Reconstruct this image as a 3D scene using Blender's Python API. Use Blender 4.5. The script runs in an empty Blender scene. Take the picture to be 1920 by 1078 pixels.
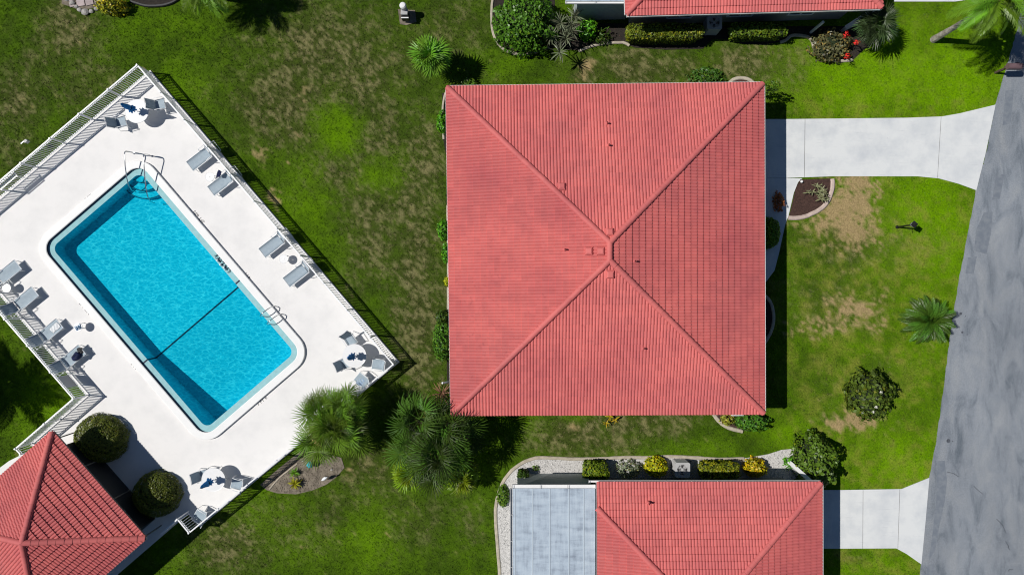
import bpy, bmesh, math, random
import numpy as np
from mathutils import Vector, Matrix
from mathutils.geometry import tessellate_polygon

random.seed(7)
RNG = np.random.default_rng(11)
SC = bpy.context.scene
COL = SC.collection
H = 35.5          # height of the drone above the ground, metres
PPM = 36.0        # pixels of the 1920 px wide photograph per metre of ground

# ------------------------------------------------------------------ camera, sky, sun, exposure
cam_d = bpy.data.cameras.new('camera')
cam_d.sensor_width = 36.0
cam_d.lens = 36.0 * (H * PPM) / 1920.0
cam_d.clip_start = 0.5
cam_d.clip_end = 2000.0
cam = bpy.data.objects.new('camera', cam_d)
cam.location = (0, 0, H)
COL.objects.link(cam)
SC.camera = cam

SUN_RUN = 0.75                       # metres of shadow per metre of height
sun_dir = Vector((SUN_RUN * 0.9955, -SUN_RUN * 0.095, -1.0)).normalized()
world = bpy.data.worlds.new('World')
SC.world = world
world.use_nodes = True
wn = world.node_tree.nodes
wl = world.node_tree.links
bg = wn['Background']
sky = wn.new('ShaderNodeTexSky')
sky.sky_type = 'NISHITA'
sky.sun_disc = False
sky.sun_elevation = math.asin(-sun_dir.z)
sky.sun_rotation = math.atan2(-sun_dir.x, -sun_dir.y)
sky.air_density = 1.0
sky.dust_density = 0.0
sky.ozone_density = 5.0
bg.inputs['Strength'].default_value = 0.05
wl.new(sky.outputs[0], bg.inputs['Color'])

sun_d = bpy.data.lights.new('sun', 'SUN')
sun_d.energy = 5.0
sun_d.angle = math.radians(0.53)
sun_d.color = (1.0, 0.965, 0.91)
sun = bpy.data.objects.new('sun', sun_d)
sun.rotation_euler = sun_dir.to_track_quat('-Z', 'Y').to_euler()
sun.location = (-20, 3, 30)
COL.objects.link(sun)

SC.view_settings.view_transform = 'Standard'
SC.view_settings.look = 'None'
SC.view_settings.exposure = -0.27
SC.view_settings.gamma = 1.0
SC.view_settings.use_curve_mapping = False
SC.render.engine = 'CYCLES'
SC.cycles.transparent_max_bounces = 12
SC.cycles.filter_width = 1.1
SC.cycles.max_bounces = 6
SC.cycles.diffuse_bounces = 3

# ------------------------------------------------------------------ helpers
def G(px, py, z=0.0):
    """Photograph pixel of a point at height z -> metres on the site plan."""
    k = (1.0 - z / H) / PPM
    return Vector(((px - 960.0) * k, (539.0 - py) * k, z))

def GL(pts, z=0.0):
    return [G(p[0], p[1], z) for p in pts]

def tag(o, label=None, cat=None, group=None, kind=None):
    if label: o['label'] = label
    if cat: o['category'] = cat
    if group: o['group'] = group
    if kind: o['kind'] = kind
    return o

def empty(name, loc=(0, 0, 0), rz=0.0, label=None, cat=None, group=None):
    o = bpy.data.objects.new(name, None)
    o.empty_display_size = 0.3
    o.location = loc
    o.rotation_euler = (0, 0, rz)
    COL.objects.link(o)
    return tag(o, label, cat, group)

class MB:
    def __init__(s):
        s.v = []; s.f = []; s.m = []; s.cur = 0; s.smooth = False
    def add(s, vs, fs):
        b = len(s.v)
        s.v.extend([tuple(x) for x in vs])
        for f in fs:
            s.f.append(tuple(i + b for i in f)); s.m.append(s.cur)
        return s
    def box(s, c, size, rot=None):
        hx, hy, hz = size[0] / 2, size[1] / 2, size[2] / 2
        vs = [Vector((x, y, z)) for x in (-hx, hx) for y in (-hy, hy) for z in (-hz, hz)]
        if rot is not None: vs = [rot @ p for p in vs]
        c = Vector(c)
        return s.add([p + c for p in vs], [(0, 1, 3, 2), (4, 6, 7, 5), (0, 4, 5, 1), (2, 3, 7, 6), (0, 2, 6, 4), (1, 5, 7, 3)])
    def bar(s, a, b, w, h):
        """box of width w and height h from a to b"""
        a = Vector(a); b = Vector(b); d = (b - a); L = d.length
        x = d.normalized()
        up = Vector((0, 0, 1)) if abs(x.z) < 0.95 else Vector((1, 0, 0))
        y = up.cross(x).normalized(); z = x.cross(y)
        R = Matrix((x, y, z)).transposed()
        return s.box((a + b) / 2, (L, w, h), R)
    def tube(s, pts, r, seg=8, closed=False, caps=True):
        pts = [Vector(p) for p in pts]; n = len(pts)
        rr = r if isinstance(r, (list, tuple)) else [r] * n
        rings = []
        prev = None
        for i, p in enumerate(pts):
            if closed: d = pts[(i + 1) % n] - pts[(i - 1) % n]
            else: d = pts[min(i + 1, n - 1)] - pts[max(i - 1, 0)]
            d.normalize()
            if prev is None:
                ref = Vector((0, 0, 1)) if abs(d.z) < 0.9 else Vector((1, 0, 0))
                x = d.cross(ref).normalized()
            else:
                x = (prev - d * prev.dot(d)).normalized()
            prev = x
            y = d.cross(x)
            rings.append([p + (x * math.cos(2 * math.pi * k / seg) + y * math.sin(2 * math.pi * k / seg)) * rr[i] for k in range(seg)])
        vs = [q for ring in rings for q in ring]
        fs = []
        for i in range(n if closed else n - 1):
            j = (i + 1) % n
            for k in range(seg):
                k2 = (k + 1) % seg
                fs.append((i * seg + k, i * seg + k2, j * seg + k2, j * seg + k))
        if caps and not closed:
            fs.append(tuple(range(seg))[::-1]); fs.append(tuple((n - 1) * seg + k for k in range(seg)))
        return s.add(vs, fs)
    def lathe(s, prof, seg=20, c=(0, 0, 0), cap_bottom=True, cap_top=True):
        vs = []; fs = []
        for (r, z) in prof:
            for k in range(seg):
                a = 2 * math.pi * k / seg
                vs.append((c[0] + r * math.cos(a), c[1] + r * math.sin(a), c[2] + z))
        for i in range(len(prof) - 1):
            for k in range(seg):
                k2 = (k + 1) % seg
                fs.append((i * seg + k, i * seg + k2, (i + 1) * seg + k2, (i + 1) * seg + k))
        if cap_bottom: fs.append(tuple(range(seg))[::-1])
        if cap_top: fs.append(tuple((len(prof) - 1) * seg + k for k in range(seg)))
        return s.add(vs, fs)
    def prism(s, poly, z0, z1, bottom=False):
        """poly: list of (x, y); top face at z1, sides down to z0"""
        poly = [(p[0], p[1]) for p in poly]
        a = sum(poly[i][0] * poly[(i + 1) % len(poly)][1] - poly[(i + 1) % len(poly)][0] * poly[i][1] for i in range(len(poly)))
        if a < 0: poly = poly[::-1]
        n = len(poly)
        top = [Vector((p[0], p[1], z1)) for p in poly]
        vs = top + [Vector((p[0], p[1], z0)) for p in poly]
        fs = []
        for t in tessellate_polygon([top]):
            A, B, C = (top[i] for i in t)
            fs.append(t if (B - A).cross(C - A).z > 0 else (t[0], t[2], t[1]))
        if bottom: fs += [tuple(i + n for i in f[::-1]) for f in fs]
        for i in range(n):
            j = (i + 1) % n
            fs.append((i, i + n, j + n, j))
        return s.add(vs, fs)
    def ring(s, outer, inner, zo, zi):
        """band between two loops with the same number of points"""
        n = len(outer)
        vs = [Vector((p[0], p[1], zo)) for p in outer] + [Vector((p[0], p[1], zi)) for p in inner]
        fs = [(i, (i + 1) % n, (i + 1) % n + n, i + n) for i in range(n)]
        return s.add(vs, fs)
    def mesh(s, name, mats, smooth=False):
        me = bpy.data.meshes.new(name)
        me.from_pydata(s.v, [], s.f)
        for m in (mats if isinstance(mats, (list, tuple)) else [mats]): me.materials.append(m)
        if len(set(s.m)) > 1: me.polygons.foreach_set('material_index', s.m)
        if smooth: me.polygons.foreach_set('use_smooth', [True] * len(me.polygons))
        me.update()
        return me
    def build(s, name, mats, parent=None, smooth=False, off=None, loc=None):
        o = bpy.data.objects.new(name, s.mesh(name, mats, smooth))
        COL.objects.link(o)
        if loc is not None: o.location = loc
        if parent is not None:
            o.parent = parent
            if off is not None: o.matrix_parent_inverse = Matrix.Translation(-Vector(off))
        return o

def np_mesh(name, verts, tris, mats, color=None, cname='tint'):
    """large triangle mesh from numpy arrays; color: per-vertex rgb"""
    me = bpy.data.meshes.new(name)
    nv, nt = len(verts), len(tris)
    me.vertices.add(nv); me.vertices.foreach_set('co', np.asarray(verts, dtype=np.float32).ravel())
    k = tris.shape[1]
    me.loops.add(nt * k); me.polygons.add(nt)
    me.loops.foreach_set('vertex_index', np.asarray(tris, dtype=np.int32).ravel())
    me.polygons.foreach_set('loop_start', np.arange(0, nt * k, k, dtype=np.int32))
    me.polygons.foreach_set('loop_total', np.full(nt, k, dtype=np.int32))
    me.materials.append(mats)
    if color is not None:
        at = me.color_attributes.new(cname, 'FLOAT_COLOR', 'POINT')
        c = np.ones((nv, 4), dtype=np.float32); c[:, :3] = color
        at.data.foreach_set('color', c.ravel())
    me.update(calc_edges=True)
    return me

def link(name, me, parent=None, loc=None):
    o = bpy.data.objects.new(name, me)
    COL.objects.link(o)
    if loc is not None: o.location = loc
    if parent is not None: o.parent = parent
    return o

def copy_tree(o, parent=None):
    c = o.copy(); COL.objects.link(c)
    if parent is not None: c.parent = parent
    for ch in list(o.children): copy_tree(ch, c)
    return c

# ------------------------------------------------------------------ materials
def new_mat(name):
    m = bpy.data.materials.new(name); m.use_nodes = True
    return m, m.node_tree.nodes, m.node_tree.links, m.node_tree.nodes['Principled BSDF']

def mat(name, col, rough=0.6, metal=0.0, spec=0.4, var=0.0, scale=3.0, bump=0.0, bscale=40.0, col2=None, detail=6.0, obj_rand=0.0, lo=0.35, hi=0.65):
    """Principled with a noise mix between col and col2, relief, and a per-object change of value"""
    m, N, L, P = new_mat(name)
    P.inputs['Roughness'].default_value = rough
    P.inputs['Metallic'].default_value = metal
    P.inputs['Specular IOR Level'].default_value = spec
    P.inputs['Base Color'].default_value = (*col, 1)
    out = None
    geo = N.new('ShaderNodeNewGeometry')
    if col2 is None and var > 0: col2 = tuple(max(0.0, c * (1 - var)) for c in col)
    if col2 is not None:
        nz = N.new('ShaderNodeTexNoise'); nz.inputs['Scale'].default_value = scale; nz.inputs['Detail'].default_value = detail
        nz.inputs['Roughness'].default_value = 0.62
        L.new(geo.outputs['Position'], nz.inputs['Vector'])
        mr = N.new('ShaderNodeMapRange'); mr.inputs[1].default_value = lo; mr.inputs[2].default_value = hi
        L.new(nz.outputs['Fac'], mr.inputs[0])
        mx = N.new('ShaderNodeMix'); mx.data_type = 'RGBA'
        mx.inputs[6].default_value = (*col, 1); mx.inputs[7].default_value = (*col2, 1)
        L.new(mr.outputs[0], mx.inputs[0])
        out = mx.outputs[2]
    if obj_rand > 0:
        oi = N.new('ShaderNodeObjectInfo')
        hs = N.new('ShaderNodeHueSaturation')
        r = N.new('ShaderNodeMapRange'); r.inputs[3].default_value = 1 - obj_rand; r.inputs[4].default_value = 1 + obj_rand
        L.new(oi.outputs['Random'], r.inputs[0]); L.new(r.outputs[0], hs.inputs['Value'])
        if out is None: hs.inputs['Color'].default_value = (*col, 1)
        else: L.new(out, hs.inputs['Color'])
        out = hs.outputs[0]
    if out is not None: L.new(out, P.inputs['Base Color'])
    if bump > 0:
        nb = N.new('ShaderNodeTexNoise'); nb.inputs['Scale'].default_value = bscale; nb.inputs['Detail'].default_value = 4.0
        L.new(geo.outputs['Position'], nb.inputs['Vector'])
        bp = N.new('ShaderNodeBump'); bp.inputs['Strength'].default_value = bump; bp.inputs['Distance'].default_value = 0.02
        L.new(nb.outputs['Fac'], bp.inputs['Height']); L.new(bp.outputs[0], P.inputs['Normal'])
    return m

def leaf_mat(name, tint=True, col=(0.06, 0.12, 0.02), rough=0.40, trans=0.18, rand=0.35):
    """leaf: glossy-topped diffuse with some light let through; colour from the leaf's own tint or the object"""
    m, N, L, P = new_mat(name)
    P.inputs['Roughness'].default_value = rough
    P.inputs['Specular IOR Level'].default_value = 0.35
    tr = N.new('ShaderNodeBsdfTranslucent')
    mix = N.new('ShaderNodeMixShader'); mix.inputs[0].default_value = trans
    if tint:
        a = N.new('ShaderNodeVertexColor'); a.layer_name = 'tint'; src = a.outputs[0]
    else:
        oi = N.new('ShaderNodeObjectInfo'); hs = N.new('ShaderNodeHueSaturation')
        r = N.new('ShaderNodeMapRange'); r.inputs[3].default_value = 1 - rand; r.inputs[4].default_value = 1 + rand
        r2 = N.new('ShaderNodeMapRange'); r2.inputs[3].default_value = 0.48; r2.inputs[4].default_value = 0.52
        L.new(oi.outputs['Random'], r.inputs[0]); L.new(r.outputs[0], hs.inputs['Value'])
        L.new(oi.outputs['Random'], r2.inputs[0]); L.new(r2.outputs[0], hs.inputs['Hue'])
        hs.inputs['Color'].default_value = (*col, 1); src = hs.outputs[0]
    L.new(src, P.inputs['Base Color']); L.new(src, tr.inputs['Color'])
    L.new(P.outputs[0], mix.inputs[1]); L.new(tr.outputs[0], mix.inputs[2])
    L.new(mix.outputs[0], N['Material Output'].inputs['Surface'])
    return m

M = {}
M['white'] = mat('white_paint', (0.8, 0.8, 0.79), 0.4, var=0.06, scale=1.5)
M['alu'] = mat('white_aluminium', (0.82, 0.83, 0.84), 0.35, spec=0.5)
M['steel'] = mat('stainless_steel', (0.62, 0.63, 0.64), 0.22, metal=1.0)
M['deck'] = mat('pool_deck_coating', (0.80, 0.785, 0.77), 0.75, col2=(0.715, 0.705, 0.695), scale=0.9, detail=10, lo=0.45, hi=0.75, bump=0.12, bscale=60)
M['coping'] = mat('coping_concrete', (0.83, 0.83, 0.82), 0.55, var=0.06, scale=1.5)
M['dark_tile'] = mat('navy_rim_tile', (0.008, 0.014, 0.04), 0.6)
M['ledge'] = mat('waterline_tile', (0.34, 0.60, 0.64), 0.8, spec=0.1, col2=(0.30, 0.52, 0.54), scale=5)
M['concrete'] = mat('driveway_concrete', (0.67, 0.685, 0.685), 0.8, col2=(0.53, 0.555, 0.58), scale=0.9, detail=10, lo=0.42, hi=0.72, bump=0.15, bscale=50)
M['kerb'] = mat('kerb_concrete', (0.50, 0.44, 0.35), 0.85, var=0.3, scale=5, bump=0.3)
M['curb_red'] = mat('pinkish_kerb', (0.58, 0.46, 0.40), 0.85, var=0.25, scale=5, bump=0.3)
M['mulch'] = mat('dark_mulch', (0.085, 0.045, 0.035), 0.95, var=0.6, scale=14, bump=0.8, bscale=60)
M['soil'] = mat('dark_soil', (0.035, 0.028, 0.022), 0.95, var=0.5, scale=9, bump=0.8, bscale=50)
M['sand'] = mat('dry_bed_soil', (0.26, 0.22, 0.17), 0.95, col2=(0.12, 0.10, 0.075), scale=3, bump=0.7, bscale=50)
M['gravel_bed'] = mat('gravel_bed', (0.66, 0.64, 0.62), 0.9, var=0.4, scale=18, bump=0.8, bscale=45)
M['pebble'] = mat('white_pebble', (0.80, 0.785, 0.765), 0.7, var=0.55, scale=9)
M['wall'] = mat('stucco_wall', (0.34, 0.33, 0.30), 0.9, var=0.08, scale=2, bump=0.2)
M['grey_wall'] = mat('grey_lanai_wall', (0.42, 0.47, 0.48), 0.7, var=0.08, scale=2)
M['sling'] = mat('sling_fabric', (0.36, 0.43, 0.48), 0.8, col2=(0.30, 0.37, 0.43), scale=9, bump=0.2, bscale=120)
M['table'] = mat('white_table_top', (0.8, 0.8, 0.8), 0.35, var=0.05, scale=6)
M['blue'] = mat('blue_canvas', (0.006, 0.22, 0.60), 0.85, var=0.4, scale=8)
M['navy'] = mat('navy_fabric', (0.010, 0.018, 0.075), 0.85, var=0.3, scale=12)
M['black'] = mat('black_metal', (0.012, 0.012, 0.013), 0.45)
M['black_plastic'] = mat('black_plastic', (0.02, 0.02, 0.022), 0.5)
M['mauve'] = mat('mauve_box', (0.16, 0.10, 0.11), 0.6, var=0.2)
M['ac'] = mat('grey_enamel', (0.45, 0.45, 0.45), 0.5, var=0.08)
M['rope'] = mat('navy_rope', (0.008, 0.012, 0.045), 0.7)
M['float'] = mat('white_float', (0.75, 0.78, 0.8), 0.4)
M['ink'] = mat('black_marking', (0.05, 0.05, 0.05), 0.8)
M['towel'] = mat('white_towel', (0.78, 0.8, 0.82), 0.9, var=0.1, scale=12)
M['cyan'] = mat('cyan_paint', (0.02, 0.38, 0.48), 0.5)
M['bark'] = mat('grey_bark', (0.42, 0.39, 0.34), 0.9, col2=(0.2, 0.17, 0.14), scale=7, bump=0.7, bscale=30)
M['bark_dark'] = mat('brown_bark', (0.12, 0.085, 0.055), 0.9, var=0.5, scale=9, bump=0.7, bscale=30)
M['boot'] = mat('brown_boots', (0.20, 0.09, 0.05), 0.9, var=0.5, scale=8, bump=0.6)
M['dead'] = mat('dead_frond', (0.24, 0.12, 0.07), 0.9, obj_rand=0.3)
M['dry_frond'] = mat('straw_frond', (0.38, 0.30, 0.12), 0.9, obj_rand=0.3)
M['pinkpaver'] = mat('pink_paver', (0.46, 0.38, 0.37), 0.85, var=0.25, scale=4, bump=0.3, obj_rand=0.12)
M['stone'] = mat('grey_stone', (0.42, 0.40, 0.37), 0.85, var=0.4, scale=6, bump=0.5)
M['red_petal'] = mat('red_petal', (0.70, 0.02, 0.015), 0.6)
M['white_petal'] = mat('white_petal', (0.8, 0.78, 0.7), 0.6)
M['palm_a'] = leaf_mat('fan_palm_leaf', False, (0.140, 0.250, 0.016), rand=0.65, rough=0.5)
M['palm_b'] = leaf_mat('dark_palm_leaf', False, (0.060, 0.125, 0.010), rand=0.75, rough=0.52)
M['palm_c'] = leaf_mat('bright_palm_leaf', False, (0.15, 0.30, 0.022), rand=0.45)
M['cycad'] = leaf_mat('cycad_leaf', False, (0.075, 0.165, 0.016), rand=0.6)
M['leaf'] = leaf_mat('shrub_leaf', True, trans=0.2)
M['spike'] = leaf_mat('spiky_leaf', False, (0.15, 0.17, 0.10), rand=0.6)
M['glass'] = mat('lamp_glass', (0.6, 0.62, 0.62), 0.15)

def scuffs(m):
    """drag marks and tyre scuffs along the length of the slab, mixed over the base colour"""
    N, L = m.node_tree.nodes, m.node_tree.links
    P = N['Principled BSDF']; src = P.inputs['Base Color'].links[0].from_socket
    geo = N.new('ShaderNodeNewGeometry'); fac = None
    for sc, a, b, k in (((0.9, 9.0, 1), 0.60, 0.74, 0.55), ((3.0, 3.0, 1), 0.66, 0.76, 0.5)):
        mp = N.new('ShaderNodeMapping'); mp.inputs['Scale'].default_value = sc
        nz = N.new('ShaderNodeTexNoise'); nz.inputs['Scale'].default_value = 1.0; nz.inputs['Detail'].default_value = 8; nz.inputs['Roughness'].default_value = 0.66
        r = N.new('ShaderNodeMapRange'); r.inputs[1].default_value = a; r.inputs[2].default_value = b; r.inputs[4].default_value = k
        mx = N.new('ShaderNodeMix'); mx.data_type = 'RGBA'; mx.inputs[7].default_value = (0.40, 0.42, 0.45, 1)
        L.new(geo.outputs['Position'], mp.inputs['Vector']); L.new(mp.outputs[0], nz.inputs['Vector']); L.new(nz.outputs['Fac'], r.inputs[0])
        L.new(r.outputs[0], mx.inputs[0]); L.new(src, mx.inputs[6]); src = mx.outputs[2]
    L.new(src, P.inputs['Base Color'])
scuffs(M['concrete'])

def roof_material():
    m, N, L, P = new_mat('coral_roof_tile')
    geo = N.new('ShaderNodeNewGeometry')
    nz = N.new('ShaderNodeTexNoise'); nz.inputs['Scale'].default_value = 0.32; nz.inputs['Detail'].default_value = 8; nz.inputs['Roughness'].default_value = 0.65
    n2 = N.new('ShaderNodeTexNoise'); n2.inputs['Scale'].default_value = 7.0; n2.inputs['Detail'].default_value = 3
    L.new(geo.outputs['Position'], nz.inputs['Vector']); L.new(geo.outputs['Position'], n2.inputs['Vector'])
    a = N.new('ShaderNodeMapRange'); a.inputs[1].default_value = 0.35; a.inputs[2].default_value = 0.7
    L.new(nz.outputs['Fac'], a.inputs[0])
    mx = N.new('ShaderNodeMix'); mx.data_type = 'RGBA'
    mx.inputs[6].default_value = (0.640, 0.160, 0.146, 1); mx.inputs[7].default_value = (0.470, 0.108, 0.112, 1)
    L.new(a.outputs[0], mx.inputs[0])
    b = N.new('ShaderNodeMapRange'); b.inputs[1].default_value = 0.58; b.inputs[2].default_value = 0.80
    b.inputs[4].default_value = 0.55
    L.new(n2.outputs['Fac'], b.inputs[0])
    m2 = N.new('ShaderNodeMix'); m2.data_type = 'RGBA'
    m2.inputs[7].default_value = (0.36, 0.075, 0.075, 1)
    L.new(b.outputs[0], m2.inputs[0]); L.new(mx.outputs[2], m2.inputs[6])
    # every tile was fired a little differently
    oi = N.new('ShaderNodeObjectInfo')
    ad = N.new('ShaderNodeMath'); L.new(geo.outputs['Random Per Island'], ad.inputs[0]); L.new(oi.outputs['Random'], ad.inputs[1])
    fr = N.new('ShaderNodeMath'); fr.operation = 'FRACT'; L.new(ad.outputs[0], fr.inputs[0])
    vr = N.new('ShaderNodeMapRange'); vr.inputs[3].default_value = 0.945; vr.inputs[4].default_value = 1.045
    L.new(fr.outputs[0], vr.inputs[0])
    # grey mildew creeping in long patches
    mp = N.new('ShaderNodeMapping'); mp.inputs['Scale'].default_value = (0.8, 0.8, 0.8); mp.inputs['Location'].default_value = (3.1, 7.7, 0)
    n4 = N.new('ShaderNodeTexNoise'); n4.inputs['Scale'].default_value = 0.30; n4.inputs['Detail'].default_value = 9; n4.inputs['Roughness'].default_value = 0.7
    L.new(geo.outputs['Position'], mp.inputs['Vector']); L.new(mp.outputs[0], n4.inputs['Vector'])
    md = N.new('ShaderNodeMapRange'); md.inputs[1].default_value = 0.50; md.inputs[2].default_value = 0.74; md.inputs[4].default_value = 0.48
    L.new(n4.outputs['Fac'], md.inputs[0])
    m3 = N.new('ShaderNodeMix'); m3.data_type = 'RGBA'; m3.inputs[7].default_value = (0.33, 0.10, 0.11, 1)
    L.new(md.outputs[0], m3.inputs[0]); L.new(m2.outputs[2], m3.inputs[6])
    hv = N.new('ShaderNodeHueSaturation'); L.new(vr.outputs[0], hv.inputs['Value']); L.new(m3.outputs[2], hv.inputs['Color'])
    L.new(hv.outputs[0], P.inputs['Base Color'])
    P.inputs['Roughness'].default_value = 0.7
    P.inputs['Specular IOR Level'].default_value = 0.3
    return m
M['roof'] = roof_material()

def road_material():
    m, N, L, P = new_mat('worn_asphalt')
    geo = N.new('ShaderNodeNewGeometry')
    mp = N.new('ShaderNodeMapping'); mp.inputs['Scale'].default_value = (1.0, 0.35, 1.0); mp.inputs['Rotation'].default_value = (0, 0, 0.11)
    L.new(geo.outputs['Position'], mp.inputs['Vector'])
    n1 = N.new('ShaderNodeTexNoise'); n1.inputs['Scale'].default_value = 1.25; n1.inputs['Detail'].default_value = 10; n1.inputs['Roughness'].default_value = 0.62; n1.inputs['Distortion'].default_value = 0.6
    n2 = N.new('ShaderNodeTexNoise'); n2.inputs['Scale'].default_value = 22; n2.inputs['Detail'].default_value = 4
    n3 = N.new('ShaderNodeTexNoise'); n3.inputs['Scale'].default_value = 0.35; n3.inputs['Detail'].default_value = 3
    L.new(mp.outputs[0], n1.inputs['Vector']); L.new(geo.outputs['Position'], n2.inputs['Vector']); L.new(mp.outputs[0], n3.inputs['Vector'])
    r = N.new('ShaderNodeValToRGB')
    r.color_ramp.elements[0].position = 0.30; r.color_ramp.elements[0].color = (0.115, 0.138, 0.165, 1)
    r.color_ramp.elements[1].position = 0.72; r.color_ramp.elements[1].color = (0.295, 0.312, 0.33, 1)
    e = r.color_ramp.elements.new(0.48); e.color = (0.222, 0.246, 0.278, 1)
    L.new(n1.outputs['Fac'], r.inputs[0])
    mx = N.new('ShaderNodeMix'); mx.data_type = 'RGBA'; mx.blend_type = 'MULTIPLY'; mx.inputs[0].default_value = 1
    rr = N.new('ShaderNodeMapRange'); rr.inputs[3].default_value = 0.62; rr.inputs[4].default_value = 1.34
    L.new(n2.outputs['Fac'], rr.inputs[0])
    mm = N.new('ShaderNodeMath'); mm.operation = 'MULTIPLY'
    r3 = N.new('ShaderNodeMapRange'); r3.inputs[1].default_value = 0.3; r3.inputs[2].default_value = 0.7; r3.inputs[3].default_value = 0.86; r3.inputs[4].default_value = 1.08
    L.new(n3.outputs['Fac'], r3.inputs[0]); L.new(rr.outputs[0], mm.inputs[0]); L.new(r3.outputs[0], mm.inputs[1])
    L.new(r.outputs[0], mx.inputs[6]); L.new(mm.outputs[0], mx.inputs[7])
    L.new(mx.outputs[2], P.inputs['Base Color'])
    bp = N.new('ShaderNodeBump'); bp.inputs['Strength'].default_value = 0.3; bp.inputs['Distance'].default_value = 0.01
    L.new(n2.outputs['Fac'], bp.inputs['Height']); L.new(bp.outputs[0], P.inputs['Normal'])
    P.inputs['Roughness'].default_value = 0.85
    return m
M['road'] = road_material()
M['tar'] = mat('tar_seal', (0.10, 0.11, 0.13), 0.7, var=0.4, scale=5)
M['patch'] = mat('asphalt_patch', (0.155, 0.178, 0.212), 0.85, col2=(0.20, 0.222, 0.25), scale=3.5, lo=0.4, hi=0.62, bump=0.2)

def panel_material():
    m, N, L, P = new_mat('weathered_roof_panel')
    geo = N.new('ShaderNodeNewGeometry'); fac = None
    for sc, loc in (((5.0, 0.55, 1), (0, 0, 0)), ((0.6, 3.6, 1), (5, 2, 0)), ((1.6, 1.6, 1), (9, 4, 0))):
        mp = N.new('ShaderNodeMapping'); mp.inputs['Scale'].default_value = sc; mp.inputs['Location'].default_value = loc
        nz = N.new('ShaderNodeTexNoise'); nz.inputs['Scale'].default_value = 1.0; nz.inputs['Detail'].default_value = 10; nz.inputs['Roughness'].default_value = 0.68
        L.new(geo.outputs['Position'], mp.inputs['Vector']); L.new(mp.outputs[0], nz.inputs['Vector'])
        if fac is None: fac = nz.outputs['Fac']
        else:
            ad = N.new('ShaderNodeMath'); ad.operation = 'ADD'; L.new(fac, ad.inputs[0]); L.new(nz.outputs['Fac'], ad.inputs[1]); fac = ad.outputs[0]
    r = N.new('ShaderNodeValToRGB')
    dv = N.new('ShaderNodeMath'); dv.operation = 'DIVIDE'; dv.inputs[1].default_value = 3.0; L.new(fac, dv.inputs[0]); L.new(dv.outputs[0], r.inputs[0])
    r.color_ramp.elements[0].position = 0.38; r.color_ramp.elements[0].color = (0.50, 0.58, 0.65, 1)
    r.color_ramp.elements[1].position = 0.64; r.color_ramp.elements[1].color = (0.20, 0.24, 0.30, 1)
    e = r.color_ramp.elements.new(0.50); e.color = (0.395, 0.47, 0.55, 1)
    L.new(r.outputs[0], P.inputs['Base Color']); P.inputs['Roughness'].default_value = 0.6
    return m
M['panel'] = panel_material()
# ------------------------------------------------------------------ site plan (photograph pixels of points on the ground)
FA, FB, FC, FD = (282, 137), (745, 678), (375.5, 982.5), (354.7, 957.4)
FG, FH, FI = (166.4, 740), (61.5, 830.4), (71, 840.5)
FW = (-86, 447)
CLUB = [(98, 810), (272, 1008), (74, 1182), (-100, 984)]
DECK = [FA, FB, FC, FD, (322, 985), (200, 1090), (60, 1210), (-140, 985), (20, 866), FI, FH, FG, FW]
def grow(poly, d):
    """move each edge of a polygon outwards by d pixels"""
    n = len(poly)
    a = sum(poly[i][0] * poly[(i + 1) % n][1] - poly[(i + 1) % n][0] * poly[i][1] for i in range(n))
    sgn = 1 if a > 0 else -1
    out = []
    for i in range(n):
        p0, p1, p2 = Vector(poly[i - 1]), Vector(poly[i]), Vector(poly[(i + 1) % n])
        d1 = (p1 - p0).normalized(); d2 = (p2 - p1).normalized()
        n1 = Vector((d1.y, -d1.x)) * sgn; n2 = Vector((d2.y, -d2.x)) * sgn
        b = (n1 + n2)
        b = b / max(0.3, b.dot(n1))
        out.append(tuple(p1 + b * d))
    return out
DECK_EDGE = grow(DECK, 3.2)

PA = Vector((0.651, 0.759)); PB = Vector((-0.759, 0.651))   # pool axes in the photograph
def PS(s, t, z=0.0):
    k = 1.0 / (PA.x * PB.y - PA.y * PB.x)
    px = (s * PB.y - t * PA.y) * k; py = (PA.x * t - PB.x * s) * k
    return G(px, py, 0.0) + Vector((0, 0, z))
def rrect(s0, s1, t0, t1, r, n=8):
    pts = []
    for (cs, ct, a0) in ((s1 - r, t1 - r, 0), (s0 + r, t1 - r, 90), (s0 + r, t0 + r, 180), (s1 - r, t0 + r, 270)):
        for i in range(n + 1):
            a = math.radians(a0 + 90 * i / n)
            pts.append((cs + r * math.cos(a), ct + r * math.sin(a)))
    return pts
S0, S1, T0, T1 = 405.0, 873.0, -0.8, 239.7

ROAD = [(1938, -80), (1920, -10), (1908, 50), (1895, 100), (1885, 135), (1866, 197), (1850, 282), (1830, 358), (1812, 450), (1795, 540), (1783, 620), (1774, 690), (1764, 765), (1755, 832), (1742, 895),
        (1735, 975), (1727, 1057), (1722, 1140)]
DRIVE = [(1392, 224), (1470, 224), (1700, 221.5), (1766, 219), (1800, 213), (1866, 197), (1848, 285), (1830, 357), (1797, 345), (1760, 335), (1720, 331), (1560, 331), (1474, 334), (1392, 334)]
WALK = [(1392, 334), (1474, 334.5), (1504, 334.8), (1496, 342), (1488, 362), (1478, 405), (1472, 421), (1460, 476), (1452, 507), (1432, 534), (1392, 560)]
DRIVE2 = [(1500, 918), (1572, 918), (1690, 916), (1705, 910), (1742, 895), (1735, 975), (1727, 1057), (1700, 1038), (1680, 1027), (1572, 1027.5), (1500, 1027.5)]
DRIVE3 = [(1676, -60), (1676, 4), (1790, 4), (1850, -4), (1905, -20), (1915, -60)]
BED_MAIN = [(1500, 337), (1558, 335), (1560, 344), (1558, 362), (1550, 380), (1535, 395), (1515, 405), (1495, 409), (1479, 408), (1486, 378), (1492, 352)]
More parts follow.
